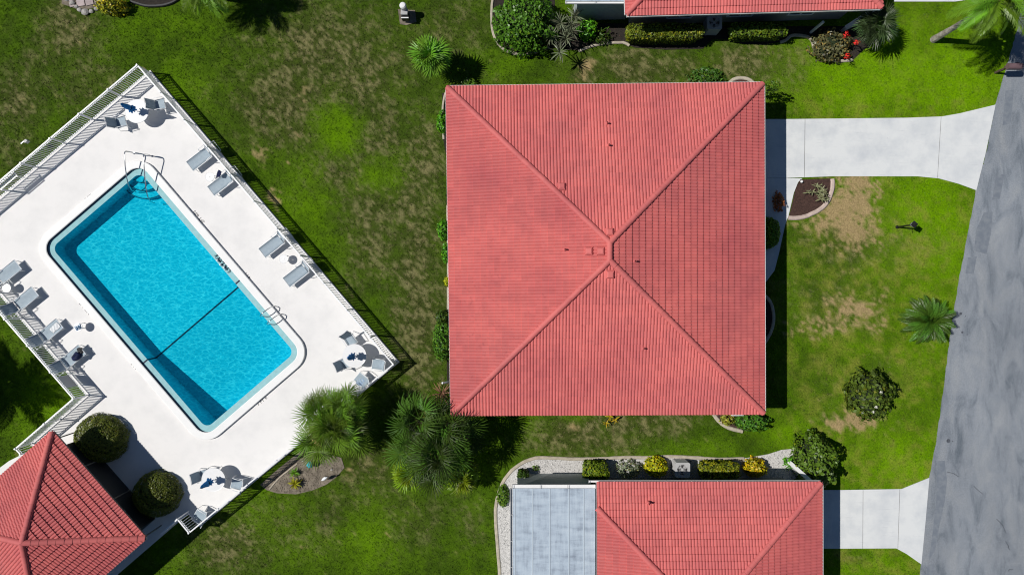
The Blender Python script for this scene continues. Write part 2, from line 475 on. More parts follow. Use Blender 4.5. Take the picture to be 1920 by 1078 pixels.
BED_SE = [(1338, 776), (1345, 786), (1356, 796), (1370, 803), (1390, 808), (1415, 806), (1425, 770), (1400, 762), (1340, 762)]
BED_NE = [(1368, 153), (1378, 147), (1392, 145.5), (1404, 149), (1412, 155), (1412, 175), (1368, 175)]
BED_E = [(1400, 545), (1432, 551), (1444, 566), (1450, 590), (1448, 612), (1440, 632), (1432, 645), (1400, 650)]
BED_CLUB = [(140, 843), (170, 848), (273, 962), (250, 985), (140, 880)]
BED_POOL = [(488, 908), (520, 880), (562, 846), (600, 845), (640, 858), (646, 876), (632, 893), (612, 908), (585, 919), (555, 926), (520, 924), (500, 918)]
GRAVEL = [(938, 1110), (936, 1060), (931, 1000), (929, 960), (932, 935), (938, 915), (947, 897), (960, 880), (980, 866), (1005, 857), (1040, 857), (1080, 859), (1130, 858), (1170, 855), (1215, 856), (1255, 853), (1300, 855),
          (1345, 858), (1400, 858), (1440, 851), (1465, 843), (1485, 841), (1500, 846), (1510, 860), (1512, 890), (1480, 900), (980, 900), (970, 920), (968, 1110)]
BED_TOP1 = [(925, -30), (922, 20), (923, 55), (930, 75), (943, 92), (965, 101), (995, 101), (1030, 90), (1060, 92), (1085, 96), (1110, 86), (1140, 81), (1168, 80), (1190, 90), (1250, 94), (1318, 92), (1335, 74), (1375, 74),
            (1390, 83), (1430, 85), (1470, 78), (1485, 66), (1510, 68), (1522, 76), (1528, 95), (1545, 108), (1570, 115), (1600, 112), (1618, 95), (1640, 80), (1640, 50), (1250, 50), (1180, 45), (1040, 45), (1040, -30)]
PATIO = [(116, -30), (116, 8), (140, 16), (148, 20), (186, 14), (190, -30)]
BED_TOP2 = [(244, -30), (248, 6), (275, 13), (300, 13), (320, 8), (332, 0), (332, -30)]
WESTSTRIP = [(829, 175), (831, 262), (838, 300), (838, 560), (838, 720), (870, 720), (870, 175)]
PAD = [(746, 18), (778, 20), (781, 42), (762, 48), (750, 46)]

def grow_all(): pass
def pip(px, py, poly):
    """even-odd test of numpy arrays of points"""
    inside = np.zeros(px.shape, dtype=bool)
    n = len(poly)
    for i in range(n):
        x0, y0 = poly[i][0], poly[i][1]; x1, y1 = poly[(i + 1) % n][0], poly[(i + 1) % n][1]
        if y0 == y1: continue
        c = (y0 > py) != (y1 > py)
        inside ^= c & (px < (x1 - x0) * (py - y0) / (y1 - y0) + x0)
    return inside

# ------------------------------------------------------------------ noise in numpy
_LAT = np.random.default_rng(5).random((256, 256))
def vnoise(x, y):
    xi = np.floor(x).astype(int); yi = np.floor(y).astype(int)
    fx = x - xi; fy = y - yi
    fx = fx * fx * (3 - 2 * fx); fy = fy * fy * (3 - 2 * fy)
    a = _LAT[xi & 255, yi & 255]; b = _LAT[(xi + 1) & 255, yi & 255]
    c = _LAT[xi & 255, (yi + 1) & 255]; d = _LAT[(xi + 1) & 255, (yi + 1) & 255]
    return (a * (1 - fx) + b * fx) * (1 - fy) + (c * (1 - fx) + d * fx) * fy
def fbm(x, y, o=4):
    s = 0; a = 0.5; t = 0
    for k in range(o):
        s = s + a * vnoise(x * 2 ** k + 17.3 * k, y * 2 ** k + 9.1 * k); t += a; a *= 0.55
    return s / t
def sstep(a, b, x):
    t = np.clip((x - a) / (b - a), 0, 1)
    return t * t * (3 - 2 * t)

# worn patches of the lawn: x, y, rx, ry, strength (bare, dry sand and straw)
BARE = [(1590, 400, 52, 70, 1.0), (1545, 425, 45, 25, .75), (1620, 440, 40, 38, .9), (1600, 350, 40, 25, .9), (1600, 578, 58, 36, .72), (1540, 605, 50, 24, .62), (1495, 612, 28, 20, .5), (1630, 600, 30, 25, .6),
        (1610, 790, 60, 26, .85), (1590, 785, 40, 20, .6), (1095, 128, 22, 14, .75), (1055, 158, 30, 8, .6), (1075, 800, 14, 14, .55), (490, 293, 15, 22, .8), (517, 372, 10, 22, .75), (1200, 765, 30, 18, .4),
        (1745, 640, 14, 20, .35), (1660, 552, 12, 12, .45), (562, 168, 16, 12, .45), (552, 236, 20, 16, .4), (650, 880, 26, 20, .45), (1490, 612, 10, 8, .4), (275, 130, 14, 10, .5), (1500, 385, 1, 1, .1), (855, 720, 18, 20, .4)]
# sparse dark turf with straw showing through
SPARSE = [(600, 90, 120, 80, 1), (540, 180, 90, 70, 1), (650, 170, 120, 90, .9), (570, 230, 70, 60, .9), (740, 120, 60, 70, .6), (700, 250, 70, 60, .9), (720, 380, 80, 70, .95), (620, 320, 70, 50, .8), (780, 560, 46, 200, 1.1), (770, 380, 55, 90, 1),
          (690, 460, 55, 90, .85), (800, 300, 40, 80, .9), (130, 55, 55, 55, 1), (30, 190, 50, 60, .9), (150, 150, 70, 60, .6), (60, 130, 50, 60, .6), (20, 300, 50, 60, .6), (1070, 820, 80, 38, 1.15), (1200, 790, 90, 36, .9), (1140, 835, 80, 25, .85), (1270, 780, 60, 30, .7),
          (1200, 125, 90, 36, 1.0), (1110, 135, 50, 26, .9), (1400, 125, 70, 40, 1.0), (1270, 130, 70, 30, .9), (1480, 110, 40, 40, .5), (680, 880, 60, 40, .9), (700, 940, 90, 50, .6), (620, 960, 50, 60, .5), (430, 1020, 70, 50, 1.0), (880, 960, 40, 60, .4), (830, 60, 80, 60, .55), (870, 30, 50, 50, .5),
          (1600, 1040, 30, 14, .6), (1560, 560, 110, 60, .55), (1580, 470, 80, 50, .8), (1690, 470, 60, 60, .4), (1560, 730, 60, 60, .35), (800, 690, 40, 30, 1.1), (500, 230, 60, 40, .8), (1640, 700, 60, 30, .3), (960, 240, 1, 1, .1), (740, 980, 70, 60, .7), (540, 990, 60, 60, .5)]
LUSH = [(635, 240, 42, 42, 0.85), (715, 330, 40, 30, .7), (300, 40, 140, 40, .32), (1650, 150, 220, 60, .8), (1800, 150, 80, 60, 1), (1500, 100, 80, 40, .5), (1740, 420, 70, 110, .8), (1450, 810, 70, 40, .5), (980, 800, 40, 30, .5), (1080, 778, 40, 12, .6), (1200, 850, 200, 20, .4), (560, 400, 50, 50, .45),
        (620, 500, 60, 70, .35), (90, 760, 50, 60, .8), (700, 1000, 50, 60, .6), (1610, 1050, 90, 40, .3), (960, 110, 60, 30, .4), (500, 970, 90, 80, .45), (570, 1030, 40, 40, .4), (900, 900, 40, 60, .35), (350, 150, 60, 40, .3), (1690, 870, 50, 40, .7), (560, 320, 40, 40, .5), (1480, 560, 20, 60, .4), (330, 1040, 30, 30, .4)]
def field(px, py, blobs):
    s = np.zeros(px.shape)
    for (x, y, rx, ry, a) in blobs:
        q = ((px - x) / rx) ** 2 + ((py - y) / ry) ** 2
        s = np.maximum(s, a * np.exp(-q * 0.75))
    return s
def lawn_attr(px, py):
    x = px / PPM; y = py / PPM
    wob = (fbm(x * 0.9, y * 0.9, 4) - 0.5)
    wx = px + 46 * (fbm(x * 0.7 + 40, y * 0.7, 4) - 0.5); wy = py + 46 * (fbm(x * 0.7, y * 0.7 + 60, 4) - 0.5)
    bare = np.clip(field(wx, wy, BARE) * 0.86, 0, 1)
    sparse = np.clip(field(wx, wy, SPARSE) + wob * 0.55, 0, 1)
    sparse = sparse * (0.75 + 0.5 * fbm(x * 2.2, y * 2.2 + 9, 3))
    lush = np.clip(field(wx, wy, LUSH) + 0.50 * sstep(1400, 1580, px) + wob * 0.8, 0, 1.2)
    sparse = sparse * (1 - 0.95 * np.clip(field(px, py, [(635, 240, 46, 46, 1.1), (715, 330, 46, 34, .8), (560, 330, 40, 40, .7), (700, 1000, 50, 60, .9), (600, 420, 30, 60, .8)]), 0, 1))
    return bare, np.clip(sparse, 0, 1), lush

GREEN_D = np.array((0.044, 0.088, 0.005)); GREEN_L = np.array((0.155, 0.320, 0.001))
OLIVE = np.array((0.056, 0.066, 0.017)); STRAW = np.array((0.40, 0.35, 0.17)); TAN = np.array((0.375, 0.28, 0.135))
def lawn_color(px, py, fine, speck=1.0):
    """base colour of the turf at photograph pixels; fine: 0..1 random of each tuft"""
    b, s, l = lawn_attr(px, py)
    x = px / PPM; y = py / PPM
    f1 = fbm(x * 1.6, y * 1.6, 3); f2 = fbm(x * 6.5, y * 6.5, 2); f3 = fbm(x * 3.4 + 7, y * 3.4, 3)
    g = np.clip(l * 0.74 + (f1 - 0.5) * 0.40 + (f2 - 0.5) * 0.30 + (fine - 0.5) * 0.30 + 0.08, 0, 1)[..., None]
    c = GREEN_D * (1 - g) + GREEN_L * g
    so = np.clip(s * 1.05 + (f3 - 0.5) * 0.4, 0, 1)[..., None]
    c = c * (1 - so * 0.8) + OLIVE * so * 0.8
    f4 = fbm(x * 13.0 + 3, y * 13.0, 2)
    st = sstep(0.50, 0.67, f4 * 0.45 + fine * 0.45 + s * 0.10 + (f3 - .5) * 0.45 + (f2 - .5) * 0.2)
    st = (st * np.clip(s * 1.3 - 0.08, 0, 1) * 0.95 * speck)[..., None]
    c = c * (1 - st) + STRAW * st
    bb = sstep(0.30, 0.70, b + (f2 - 0.5) * 0.65 + (f3 - 0.5) * 0.55 + (f4 - 0.5) * 0.35)[..., None]
    c = c * (1 - bb) + TAN * (0.82 + 0.36 * f2[..., None]) * bb
    yw = (np.clip((f3 - 0.40) * 1.6 + (fine - 0.5) * 0.7 + (f1 - 0.5) * 1.0, 0, 1) * sstep(1380, 1560, px) * (1 - 0.7 * sstep(240, 140, py)) * 0.75)[..., None]
    c = c * (1 - yw * (1 - bb)) + np.array((0.27, 0.275, 0.045)) * yw * (1 - bb)
    # a few yellowed blades anywhere
    yl = sstep(0.80, 0.97, f2)[..., None] * 0.3
    c = c * (1 - yl) + np.array((0.20, 0.20, 0.035)) * yl
    return c, bb[..., 0], s

# ------------------------------------------------------------------ lawn: one sheet out to the horizon, fine where it is in view
def lawn_material():
    m, N, L, P = new_mat('turf')
    a = N.new('ShaderNodeVertexColor'); a.layer_name = 'tint'
    geo = N.new('ShaderNodeNewGeometry')
    n = N.new('ShaderNodeTexNoise'); n.inputs['Scale'].default_value = 11; n.inputs['Detail'].default_value = 5; n.inputs['Roughness'].default_value = 0.7
    L.new(geo.outputs['Position'], n.inputs['Vector'])
    r = N.new('ShaderNodeMapRange'); r.inputs[1].default_value = 0.3; r.inputs[2].default_value = 0.7; r.inputs[3].default_value = 0.6; r.inputs[4].default_value = 1.2
    L.new(n.outputs['Fac'], r.inputs[0])
    mx = N.new('ShaderNodeMix'); mx.data_type = 'RGBA'; mx.blend_type = 'MULTIPLY'; mx.inputs[0].default_value = 1
    L.new(a.outputs[0], mx.inputs[6]); L.new(r.outputs[0], mx.inputs[7]); L.new(mx.outputs[2], P.inputs['Base Color'])
    bp = N.new('ShaderNodeBump'); bp.inputs['Strength'].default_value = 0.9; bp.inputs['Distance'].default_value = 0.05
    L.new(n.outputs['Fac'], bp.inputs['Height']); L.new(bp.outputs[0], P.inputs['Normal'])
    P.inputs['Roughness'].default_value = 0.95; P.inputs['Specular IOR Level'].default_value = 0.05
    return m
M['turf'] = lawn_material()
def build_lawn():
    step = 5.0
    xs = np.arange(-120, 2041, step); ys = np.arange(-120, 1201, step)
    X, Y = np.meshgrid(xs, ys)
    hole = grow(DECK, -6)
    C, bb, _ = lawn_color(X, Y, np.full(X.shape, 0.5), 0.45)
    V = np.stack([(X - 960) / PPM, (539 - Y) / PPM, np.zeros_like(X)], -1)
    V[..., 2] = (fbm(X / PPM * 0.8, Y / PPM * 0.8, 3) - 0.5) * 0.012 - 0.006
    ny, nx = X.shape
    idx = np.arange(nx * ny).reshape(ny, nx)
    q = np.stack([idx[:-1, :-1], idx[1:, :-1], idx[1:, 1:], idx[:-1, 1:]], -1).reshape(-1, 4)
    cx = (X[:-1, :-1] + step / 2).ravel(); cy = (Y[:-1, :-1] + step / 2).ravel()
    inner = pip(cx, cy, grow(DECK, -16))
    q = q[~inner]
    x0, x1, y0, y1 = (-120 - 960) / PPM, (2040 - 960) / PPM, (539 + 120) / PPM, (539 - 1200) / PPM
    Bf = 400.0
    nv = nx * ny
    far = np.array([(-Bf, Bf, 0), (Bf, Bf, 0), (Bf, -Bf, 0), (-Bf, -Bf, 0), (x0, y0, 0), (x1, y0, 0), (x1, y1, 0), (x0, y1, 0)])
    fq = np.array([(0, 4, 5, 1), (1, 5, 6, 2), (2, 6, 7, 3), (3, 7, 4, 0)]) + nv
    verts = np.concatenate([V.reshape(-1, 3), far]); cols = np.concatenate([C.reshape(-1, 3), np.tile((0.05, 0.10, 0.008), (8, 1))])
    me = np_mesh('lawn', verts, np.concatenate([q, fq]), M['turf'], cols)
    tag(link('lawn', me), kind='structure')
build_lawn()

NO_GRASS = [DECK_EDGE, ROAD + [(2300, 1140), (2300, -80)], DRIVE, WALK, DRIVE2, DRIVE3, BED_MAIN, BED_SE, BED_NE, BED_E, BED_POOL, GRAVEL, BED_TOP1, PATIO, BED_TOP2, PAD,
            [(862, 200), (1385, 200), (1385, 745), (862, 745)], [(985, 905), (1480, 905), (1480, 1200), (985, 1200)]]
def build_grass():
    n = 150000
    px = RNG.uniform(-30, 1950, n); py = RNG.uniform(-30, 1110, n)
    keep = np.ones(n, bool)
    for poly in NO_GRASS: keep &= ~pip(px, py, poly)
    fine = RNG.random(n)
    c, bb, s = lawn_color(px, py, fine)
    keep &= RNG.random(n) > bb * 0.82
    px, py, c, bb, s = px[keep], py[keep], c[keep], bb[keep], s[keep]
    n = len(px); k = 4
    X = np.repeat((px - 960) / PPM, k) + RNG.normal(0, 0.03, n * k); Y = np.repeat((539 - py) / PPM, k) + RNG.normal(0, 0.03, n * k)
    c = np.repeat(c, k, 0) * RNG.uniform(0.72, 1.30, (n * k, 1))
    hgt = np.repeat(RNG.uniform(0.018, 0.046, n) * (1 - 0.55 * bb), k) * RNG.uniform(0.7, 1.3, n * k)
    a = RNG.uniform(0, 2 * np.pi, n * k); w = RNG.uniform(0.010, 0.020, n * k)
    lean = RNG.uniform(0.4, 1.5, n * k) * hgt; la = RNG.uniform(0, 2 * np.pi, n * k)
    N_ = n * k
    v = np.zeros((N_, 3, 3))
    v[:, 0, 0] = X - np.cos(a) * w; v[:, 0, 1] = Y - np.sin(a) * w
    v[:, 1, 0] = X + np.cos(a) * w; v[:, 1, 1] = Y + np.sin(a) * w
    v[:, 2, 0] = X + np.cos(la) * lean; v[:, 2, 1] = Y + np.sin(la) * lean; v[:, 2, 2] = hgt
    v[:, :2, 2] = -0.004
    me = np_mesh('grass', v.reshape(-1, 3), np.arange(N_ * 3).reshape(-1, 3), leaf_mat('grass_blade', True, rough=0.6, trans=0.35), np.repeat(c, 3, 0))
    tag(link('grass', me), 'short mown lawn grass with dry straw patches', 'grass', kind='stuff')
build_grass()

# ------------------------------------------------------------------ road and driveways
def slab(name, poly, m, z1, z0=-0.05, parent=None, kind='structure'):
    b = MB(); b.prism([(p[0], p[1]) for p in GL(poly)], z0, z1)
    o = b.build(name, m, parent)
    if kind: o['kind'] = kind
    return o
rough_edge = []
for i in range(len(ROAD) - 1):
    for k in range(8):
        t = k / 8
        rough_edge.append((ROAD[i][0] * (1 - t) + ROAD[i + 1][0] * t + random.uniform(-0.9, 0.9), ROAD[i][1] * (1 - t) + ROAD[i + 1][1] * t))
road = slab('road', rough_edge + [(1935, 1140), (1960, 900), (1985, 600), (2030, 300), (2120, -80)], M['road'], 0.012)
def road_patch(pts, m, z):
    b = MB(); b.prism([(p[0], p[1]) for p in GL(pts)], 0.0, z)
    return b
# darker wheel-side repairs and tar-sealed cracks
for pts in ([(1844, 400), (1862, 398), (1858, 440), (1848, 475), (1826, 470), (1832, 432)], [(1815, 484), (1830, 482), (1827, 512), (1810, 514)],
            [(1757, 866), (1771, 861), (1774, 900), (1772, 940), (1762, 985), (1753, 1030), (1742, 1050), (1748, 990), (1754, 930)],
            [(1738, 1060), (1752, 1056), (1748, 1092), (1734, 1092)], [(1868, 330), (1882, 326), (1872, 372), (1858, 376)], [(1886, 172), (1902, 170), (1894, 230), (1878, 236)]):
    wob = [(p[0] + random.uniform(-2, 2), p[1] + random.uniform(-2, 2)) for p in pts]
    road_patch(wob, M['patch'], 0.016).build('road_patch', M['patch'], road)
for (a, b_) in (((1775, 884), (1797, 893)), ((1825, 910), (1843, 926)), ((1868, 972), (1885, 997)), ((1885, 1014), (1892, 1030)), ((1890, 1070), (1899, 1066))):
    mb = MB(); q0 = G(*a); q1 = G(*b_); mid = (q0 + q1) / 2 + Vector((random.uniform(-.08, .08), random.uniform(-.08, .08), 0))
    for (s_, e_) in ((q0, mid), (mid, q1)):
        d = (e_ - s_).normalized(); nrm = Vector((-d.y, d.x, 0)) * 0.014
        mb.prism([(s_ - nrm)[:2], (e_ - nrm)[:2], (e_ + nrm)[:2], (s_ + nrm)[:2]], 0.0, 0.0195 if s_ is q0 else 0.0205)
    mb.build('crack_seal', M['tar'], road)
for (x, y, r) in ((1801, 588, 3.0), (1804, 623, 2.2), (1778, 826, 4.0), (1810, 593, 1.2), (1813, 627, 1.2), (1786, 827, 1.2)):
    mb = MB(); q = G(x, y)
    mb.lathe([(r / PPM, 0.0), (r / PPM * 0.9, 0.018)], 12, (q.x, q.y, 0), False, True)
    mb.build('oil_spot', M['tar'], road)

def slabs(name, outline, cuts, m, z):
    """driveway: dark bed with one concrete slab object per bay; cuts are x pixel lines (top x, bottom x)"""
    base = slab(name, grow(outline, -1.5), M['soil'], z - 0.022)
    xs = [(-500, -500)] + cuts + [(3000, 3000)]
    for i in range(len(xs) - 1):
        l, r = xs[i], xs[i + 1]
        poly = [Vector(p) for p in outline]
        ymin = min(p.y for p in poly); ymax = max(p.y for p in poly)
        for (line, sgn) in ((l, 1), (r, -1)):
            def side(p):
                t = (p.y - ymin) / (ymax - ymin)
                return sgn * (p.x - (line[0] * (1 - t) + line[1] * t)) - 0.45
            out = []
            for j in range(len(poly)):
                a, b = poly[j], poly[(j + 1) % len(poly)]
                sa, sb = side(a), side(b)
                if sa >= 0: out.append(a)
                if (sa >= 0) != (sb >= 0): out.append(a + (b - a) * (sa / (sa - sb)))
            poly = out
        if len(poly) >= 3:
            slab('concrete_slab', poly, m, z, parent=base, kind=None)
    return base
slabs('driveway', DRIVE, [(1509.5, 1507.5), (1765.5, 1756)], M['concrete'], 0.030)
slabs('driveway', DRIVE2, [(1618, 1617), (1687.5, 1682)], M['concrete'], 0.030)
slabs('driveway', DRIVE3, [(1790, 1790)], M['concrete'], 0.030)
slabs('walkway', WALK, [], M['concrete'], 0.026)

# ------------------------------------------------------------------ beds: mulch, gravel and their kerbs
def kerb(path_px, parent, m, w=0.16, h=0.09, name='bed_edging', close=False, seg=0.0):
    pts = [Vector(p) for p in path_px]
    # smooth by Catmull-Rom
    sm = []
    for i in range(len(pts) - 1):
        p0, p1, p2, p3 = pts[max(i - 1, 0)], pts[i], pts[i + 1], pts[min(i + 2, len(pts) - 1)]
        for k in range(4):
            t = k / 4
            sm.append(0.5 * ((2 * p1) + (p2 - p0) * t + (2 * p0 - 5 * p1 + 4 * p2 - p3) * t * t + (3 * p1 - p0 - 3 * p2 + p3) * t ** 3))
    sm.append(pts[-1])
    P = [G(p[0], p[1]) for p in sm]
    prof = [(-w / 2, -0.03), (-w / 2, h * 0.55), (-w * 0.28, h), (w * 0.28, h), (w / 2, h * 0.55), (w / 2, -0.03)]
    mb = MB(); vs = []; fs = []
    for i, p in enumerate(P):
        d = (P[min(i + 1, len(P) - 1)] - P[max(i - 1, 0)]).normalized(); nrm = Vector((-d.y, d.x, 0))
        j = random.uniform(-0.008, 0.008)
        for (u, z) in prof: vs.append(p + nrm * (u + j) + Vector((0, 0, z)))
    k = len(prof)
    for i in range(len(P) - 1):
        for q in range(k - 1): fs.append((i * k + q, i * k + q + 1, (i + 1) * k + q + 1, (i + 1) * k + q))
    fs.append(tuple(range(k))); fs.append(tuple((len(P) - 1) * k + q for q in range(k))[::-1])
    mb.add(vs, fs)
    return mb.build(name, m, parent)

bed = slab('mulch_bed', BED_MAIN, M['mulch'], 0.034)
kerb([(1560, 336), (1560.5, 348), (1557, 365), (1549, 381), (1535, 394), (1515, 404), (1497, 408.5), (1478, 409)], bed, M['curb_red'], 0.22, 0.10)
bed = slab('mulch_bed', BED_SE, M['mulch'], 0.03)
kerb([(1338, 776), (1345, 786), (1356, 796), (1370, 803), (1392, 808)], bed, M['kerb'], 0.2)
bed = slab('mulch_bed', BED_NE, M['mulch'], 0.03)
kerb([(1367, 156), (1377, 149), (1391, 147), (1404, 150), (1413, 157)], bed, M['kerb'], 0.18)
bed = slab('mulch_bed', BED_E, M['soil'], 0.03)
kerb([(1430, 551), (1444, 566), (1450, 590), (1448, 612), (1440, 632), (1430, 647)], bed, M['kerb'], 0.16)
slab('mulch_bed', BED_CLUB, M['soil'], 0.10)
bed = slab('planting_bed', BED_POOL, M['sand'], 0.025)
kerb([(506, 916), (520, 899), (540, 882), (558, 868)], bed, M['kerb'], 0.08, 0.07)
bed = slab('gravel_bed', GRAVEL, M['gravel_bed'], 0.02)
kerb([(937, 1095), (936, 1060), (931, 1000), (929, 960), (932, 935), (938, 915), (947, 897), (960, 881), (980, 867), (1005, 858), (1040, 858), (1080, 860), (1130, 859), (1170, 857), (1215, 857), (1255, 855), (1300, 857), (1345, 860), (1395, 859)], bed, M['kerb'], 0.17, 0.08)
bed = slab('mulch_bed', BED_TOP1, M['soil'], 0.02)
kerb([(924, 0), (922, 20), (923, 55), (930, 75), (943, 92), (965, 101), (995, 101), (1030, 90)], bed, M['kerb'], 0.14)
kerb([(1085, 97), (1110, 87), (1140, 82), (1168, 81), (1180, 86)], bed, M['kerb'], 0.14)
kerb([(1462, 80), (1473, 76), (1485, 67), (1510, 69), (1522, 77), (1528, 95), (1545, 108), (1570, 115), (1598, 113)], bed, M['kerb'], 0.16)
slab('concrete_pad', PAD, M['sand'], 0.02)
strip = slab('planting_strip', WESTSTRIP, M['soil'], 0.012)
kerb([(840, 168), (834, 180), (831, 200), (830, 225), (832, 262)], strip, M['kerb'], 0.12)
kerb([(840, 385), (841, 470), (841, 560), (841, 580)], strip, M['kerb'], 0.16)
patio = slab('patio', PATIO, M['sand'], 0.012)
for (x, y, w, h) in ((152, 6, 15, 14), (168, 4, 15, 14), (184, -2, 14, 14), (152, -10, 15, 14), (168, -12, 15, 14), (136, -4, 15, 14), (136, 10, 10, 9)):
    mb = MB(); q = G(x, y)
    mb.box((q.x, q.y, 0.03), (w / PPM - 0.02, h / PPM - 0.02, 0.05), Matrix.Rotation(math.radians(12 + random.uniform(-3, 3)), 3, 'Z'))
    mb.build('paver', M['pinkpaver'], patio)
bed = slab('mulch_bed', BED_TOP2, M['soil'], 0.03)
kerb([(246, 4), (275, 12), (300, 12), (322, 7), (334, 0)], bed, M['black_plastic'], 0.14, 0.12, 'plastic_edging')

def scatter_bits(name, label, polys, n, smin, smax, m, kind='stuff', zbase=0.02, avoid=()):
    """loose pebbles or chips: a squashed octahedron each"""
    xs = [p[0] for poly in polys for p in poly]; ys = [p[1] for poly in polys for p in poly]
    px = RNG.uniform(max(min(xs), -20), min(max(xs), 1940), n); py = RNG.uniform(max(min(ys), -20), min(max(ys), 1100), n)
    keep = np.zeros(n, bool)
    for poly in polys: keep |= pip(px, py, grow(poly, -2))
    for poly in avoid: keep &= ~pip(px, py, poly)
    px, py = px[keep], py[keep]; n = len(px)
    s = RNG.uniform(smin, smax, n)
    base = np.array([(1, 0, 0), (0, 1, 0), (-1, 0, 0), (0, -1, 0), (0, 0, .7), (0, 0, -.3)], float)
    a = RNG.uniform(0, 6.28, n); st = RNG.uniform(0.6, 1.5, n)
    v = np.zeros((n, 6, 3))
    bx = base[None, :, 0] * s[:, None] * st[:, None]; by = base[None, :, 1] * s[:, None]
    v[..., 0] = bx * np.cos(a)[:, None] - by * np.sin(a)[:, None] + ((px - 960) / PPM)[:, None]
    v[..., 1] = bx * np.sin(a)[:, None] + by * np.cos(a)[:, None] + ((539 - py) / PPM)[:, None]
    v[..., 2] = base[None, :, 2] * s[:, None] + zbase
    t = np.array([(0, 1, 4), (1, 2, 4), (2, 3, 4), (3, 0, 4), (1, 0, 5), (2, 1, 5), (3, 2, 5), (0, 3, 5)])
    tr = (t[None] + (np.arange(n) * 6)[:, None, None]).reshape(-1, 3)
    o = link(name, np_mesh(name, v.reshape(-1, 3), tr, m))
    return tag(o, label, name, kind=kind)
scatter_bits('gravel', 'white gravel round the lower house', [GRAVEL], 12000, 0.018, 0.045, M['pebble'])
scatter_bits('mulch', 'brown bark mulch in the planting beds', [BED_MAIN, BED_SE, BED_NE, BED_TOP1], 9000, 0.018, 0.045, M['mulch'])
scatter_bits('litter', 'dry leaf litter on the bed under the fan palm', [BED_POOL], 2500, 0.012, 0.05, M['sand'])

# ------------------------------------------------------------------ pool deck, coping, basin, water
def loop_xy(pts): return [(PS(s, t).x, PS(s, t).y) for s, t in pts]
cop_out = rrect(S0 - 14, S1 + 14, T0 - 14, T1 + 14, 38)
cop_in = rrect(S0, S1, T0, T1, 24)
led_in = rrect(S0 + 11.5, S1 - 11.5, T0 + 11.5, T1 - 11.5, 14)
ZD = 0.05
def build_deck():
    outer = [Vector((p.x, p.y, 0)) for p in GL(DECK_EDGE)]
    hole = [Vector((x, y, 0)) for (x, y) in loop_xy(cop_out)]
    allp = outer + hole
    tri = tessellate_polygon([outer, hole])
    mb = MB()
    vs = [(p.x, p.y, ZD) for p in allp] + [(p.x, p.y, -0.12) for p in allp]
    fs = []
    for t in tri:
        A, B, C = (allp[i] for i in t)
        fs.append(t if (B - A).cross(C - A).z > 0 else (t[0], t[2], t[1]))
    n0, n1 = len(outer), len(hole); n = n0 + n1
    for i in range(n0):
        j = (i + 1) % n0; fs.append((i, j, j + n, i + n))
    for i in range(n1):
        j = (i + 1) % n1; fs.append((n0 + i, n0 + j, n0 + j + n, n0 + i + n))
    mb.add(vs, fs)
    return tag(mb.build('pool_deck', M['deck']), kind='structure')
deck = build_deck()
mb = MB()
o_, i_ = loop_xy(cop_out), loop_xy(cop_in)
o2, i2 = loop_xy(rrect(S0 - 13.2, S1 + 13.2, T0 - 13.2, T1 + 13.2, 37)), loop_xy(rrect(S0 - 1.2, S1 + 1.2, T0 - 1.2, T1 + 1.2, 25))
mb.ring(o_, o2, ZD + 0.125, ZD + 0.14); mb.ring(o2, i2, ZD + 0.14, ZD + 0.14); mb.ring(i2, i_, ZD + 0.14, ZD + 0.12)
mb.ring([p for p in o_], o_, -0.15, ZD + 0.125); cop = tag(mb.build('pool_coping', M['coping']), kind='structure')
mb = MB(); mb.ring(i_, i_, ZD + 0.12, -0.10); mb.build('rim_tile_band', M['dark_tile'], cop)
ZL = 0.05
mb = MB(); l_ = loop_xy(led_in)
mb.ring(i_, l_, ZL, ZL - 0.012)
tag(mb.build('pool_ledge', M['ledge']), kind='structure')

def basin_material():
    m, N, L, P = new_mat('blue_pool_plaster')
    geo = N.new('ShaderNodeNewGeometry')
    n = N.new('ShaderNodeTexNoise'); n.inputs['Scale'].default_value = 0.8; n.inputs['Detail'].default_value = 3
    L.new(geo.outputs['Position'], n.inputs['Vector'])
    mx = N.new('ShaderNodeMix'); mx.data_type = 'RGBA'
    mx.inputs[6].default_value = (0.045, 0.63, 0.755, 1); mx.inputs[7].default_value = (0.035, 0.56, 0.70, 1)
    L.new(n.outputs['Fac'], mx.inputs[0]); L.new(mx.outputs[2], P.inputs['Base Color'])
    P.inputs['Roughness'].default_value = 0.8
    return m
M['basin'] = basin_material()
M['trim'] = mat('blue_step_trim', (0.012, 0.10, 0.16), 0.6)
mb = MB()
def depth(s): return -0.78 if s < 690 else -0.78 - (s - 690) / 175.0 * 0.72
W = rrect(S0 + 11.5, S1 - 11.5, T0 + 11.5, T1 - 11.5, 14)
n = len(W)
vs = [PS(s, t, ZL - 0.012) for s, t in W] + [PS(s, t, depth(s)) for s, t in W]
mb.add(vs, [(i, (i + 1) % n, (i + 1) % n + n, i + n) for i in range(n)])
ss = [S0 + 9.5, 480, 560, 640, 690, 760, 820, S1 - 9.5]
# floor strips
for k in range(len(ss) - 1):
    a, b = ss[k], ss[k + 1]
    mb.add([PS(a, T0 + 9.5, depth(a)), PS(b, T0 + 9.5, depth(b)), PS(b, T1 - 9.5, depth(b)), PS(a, T1 - 9.5, depth(a))], [(0, 1, 2, 3)])
basin = tag(mb.build('pool_basin', M['basin']), kind='structure')
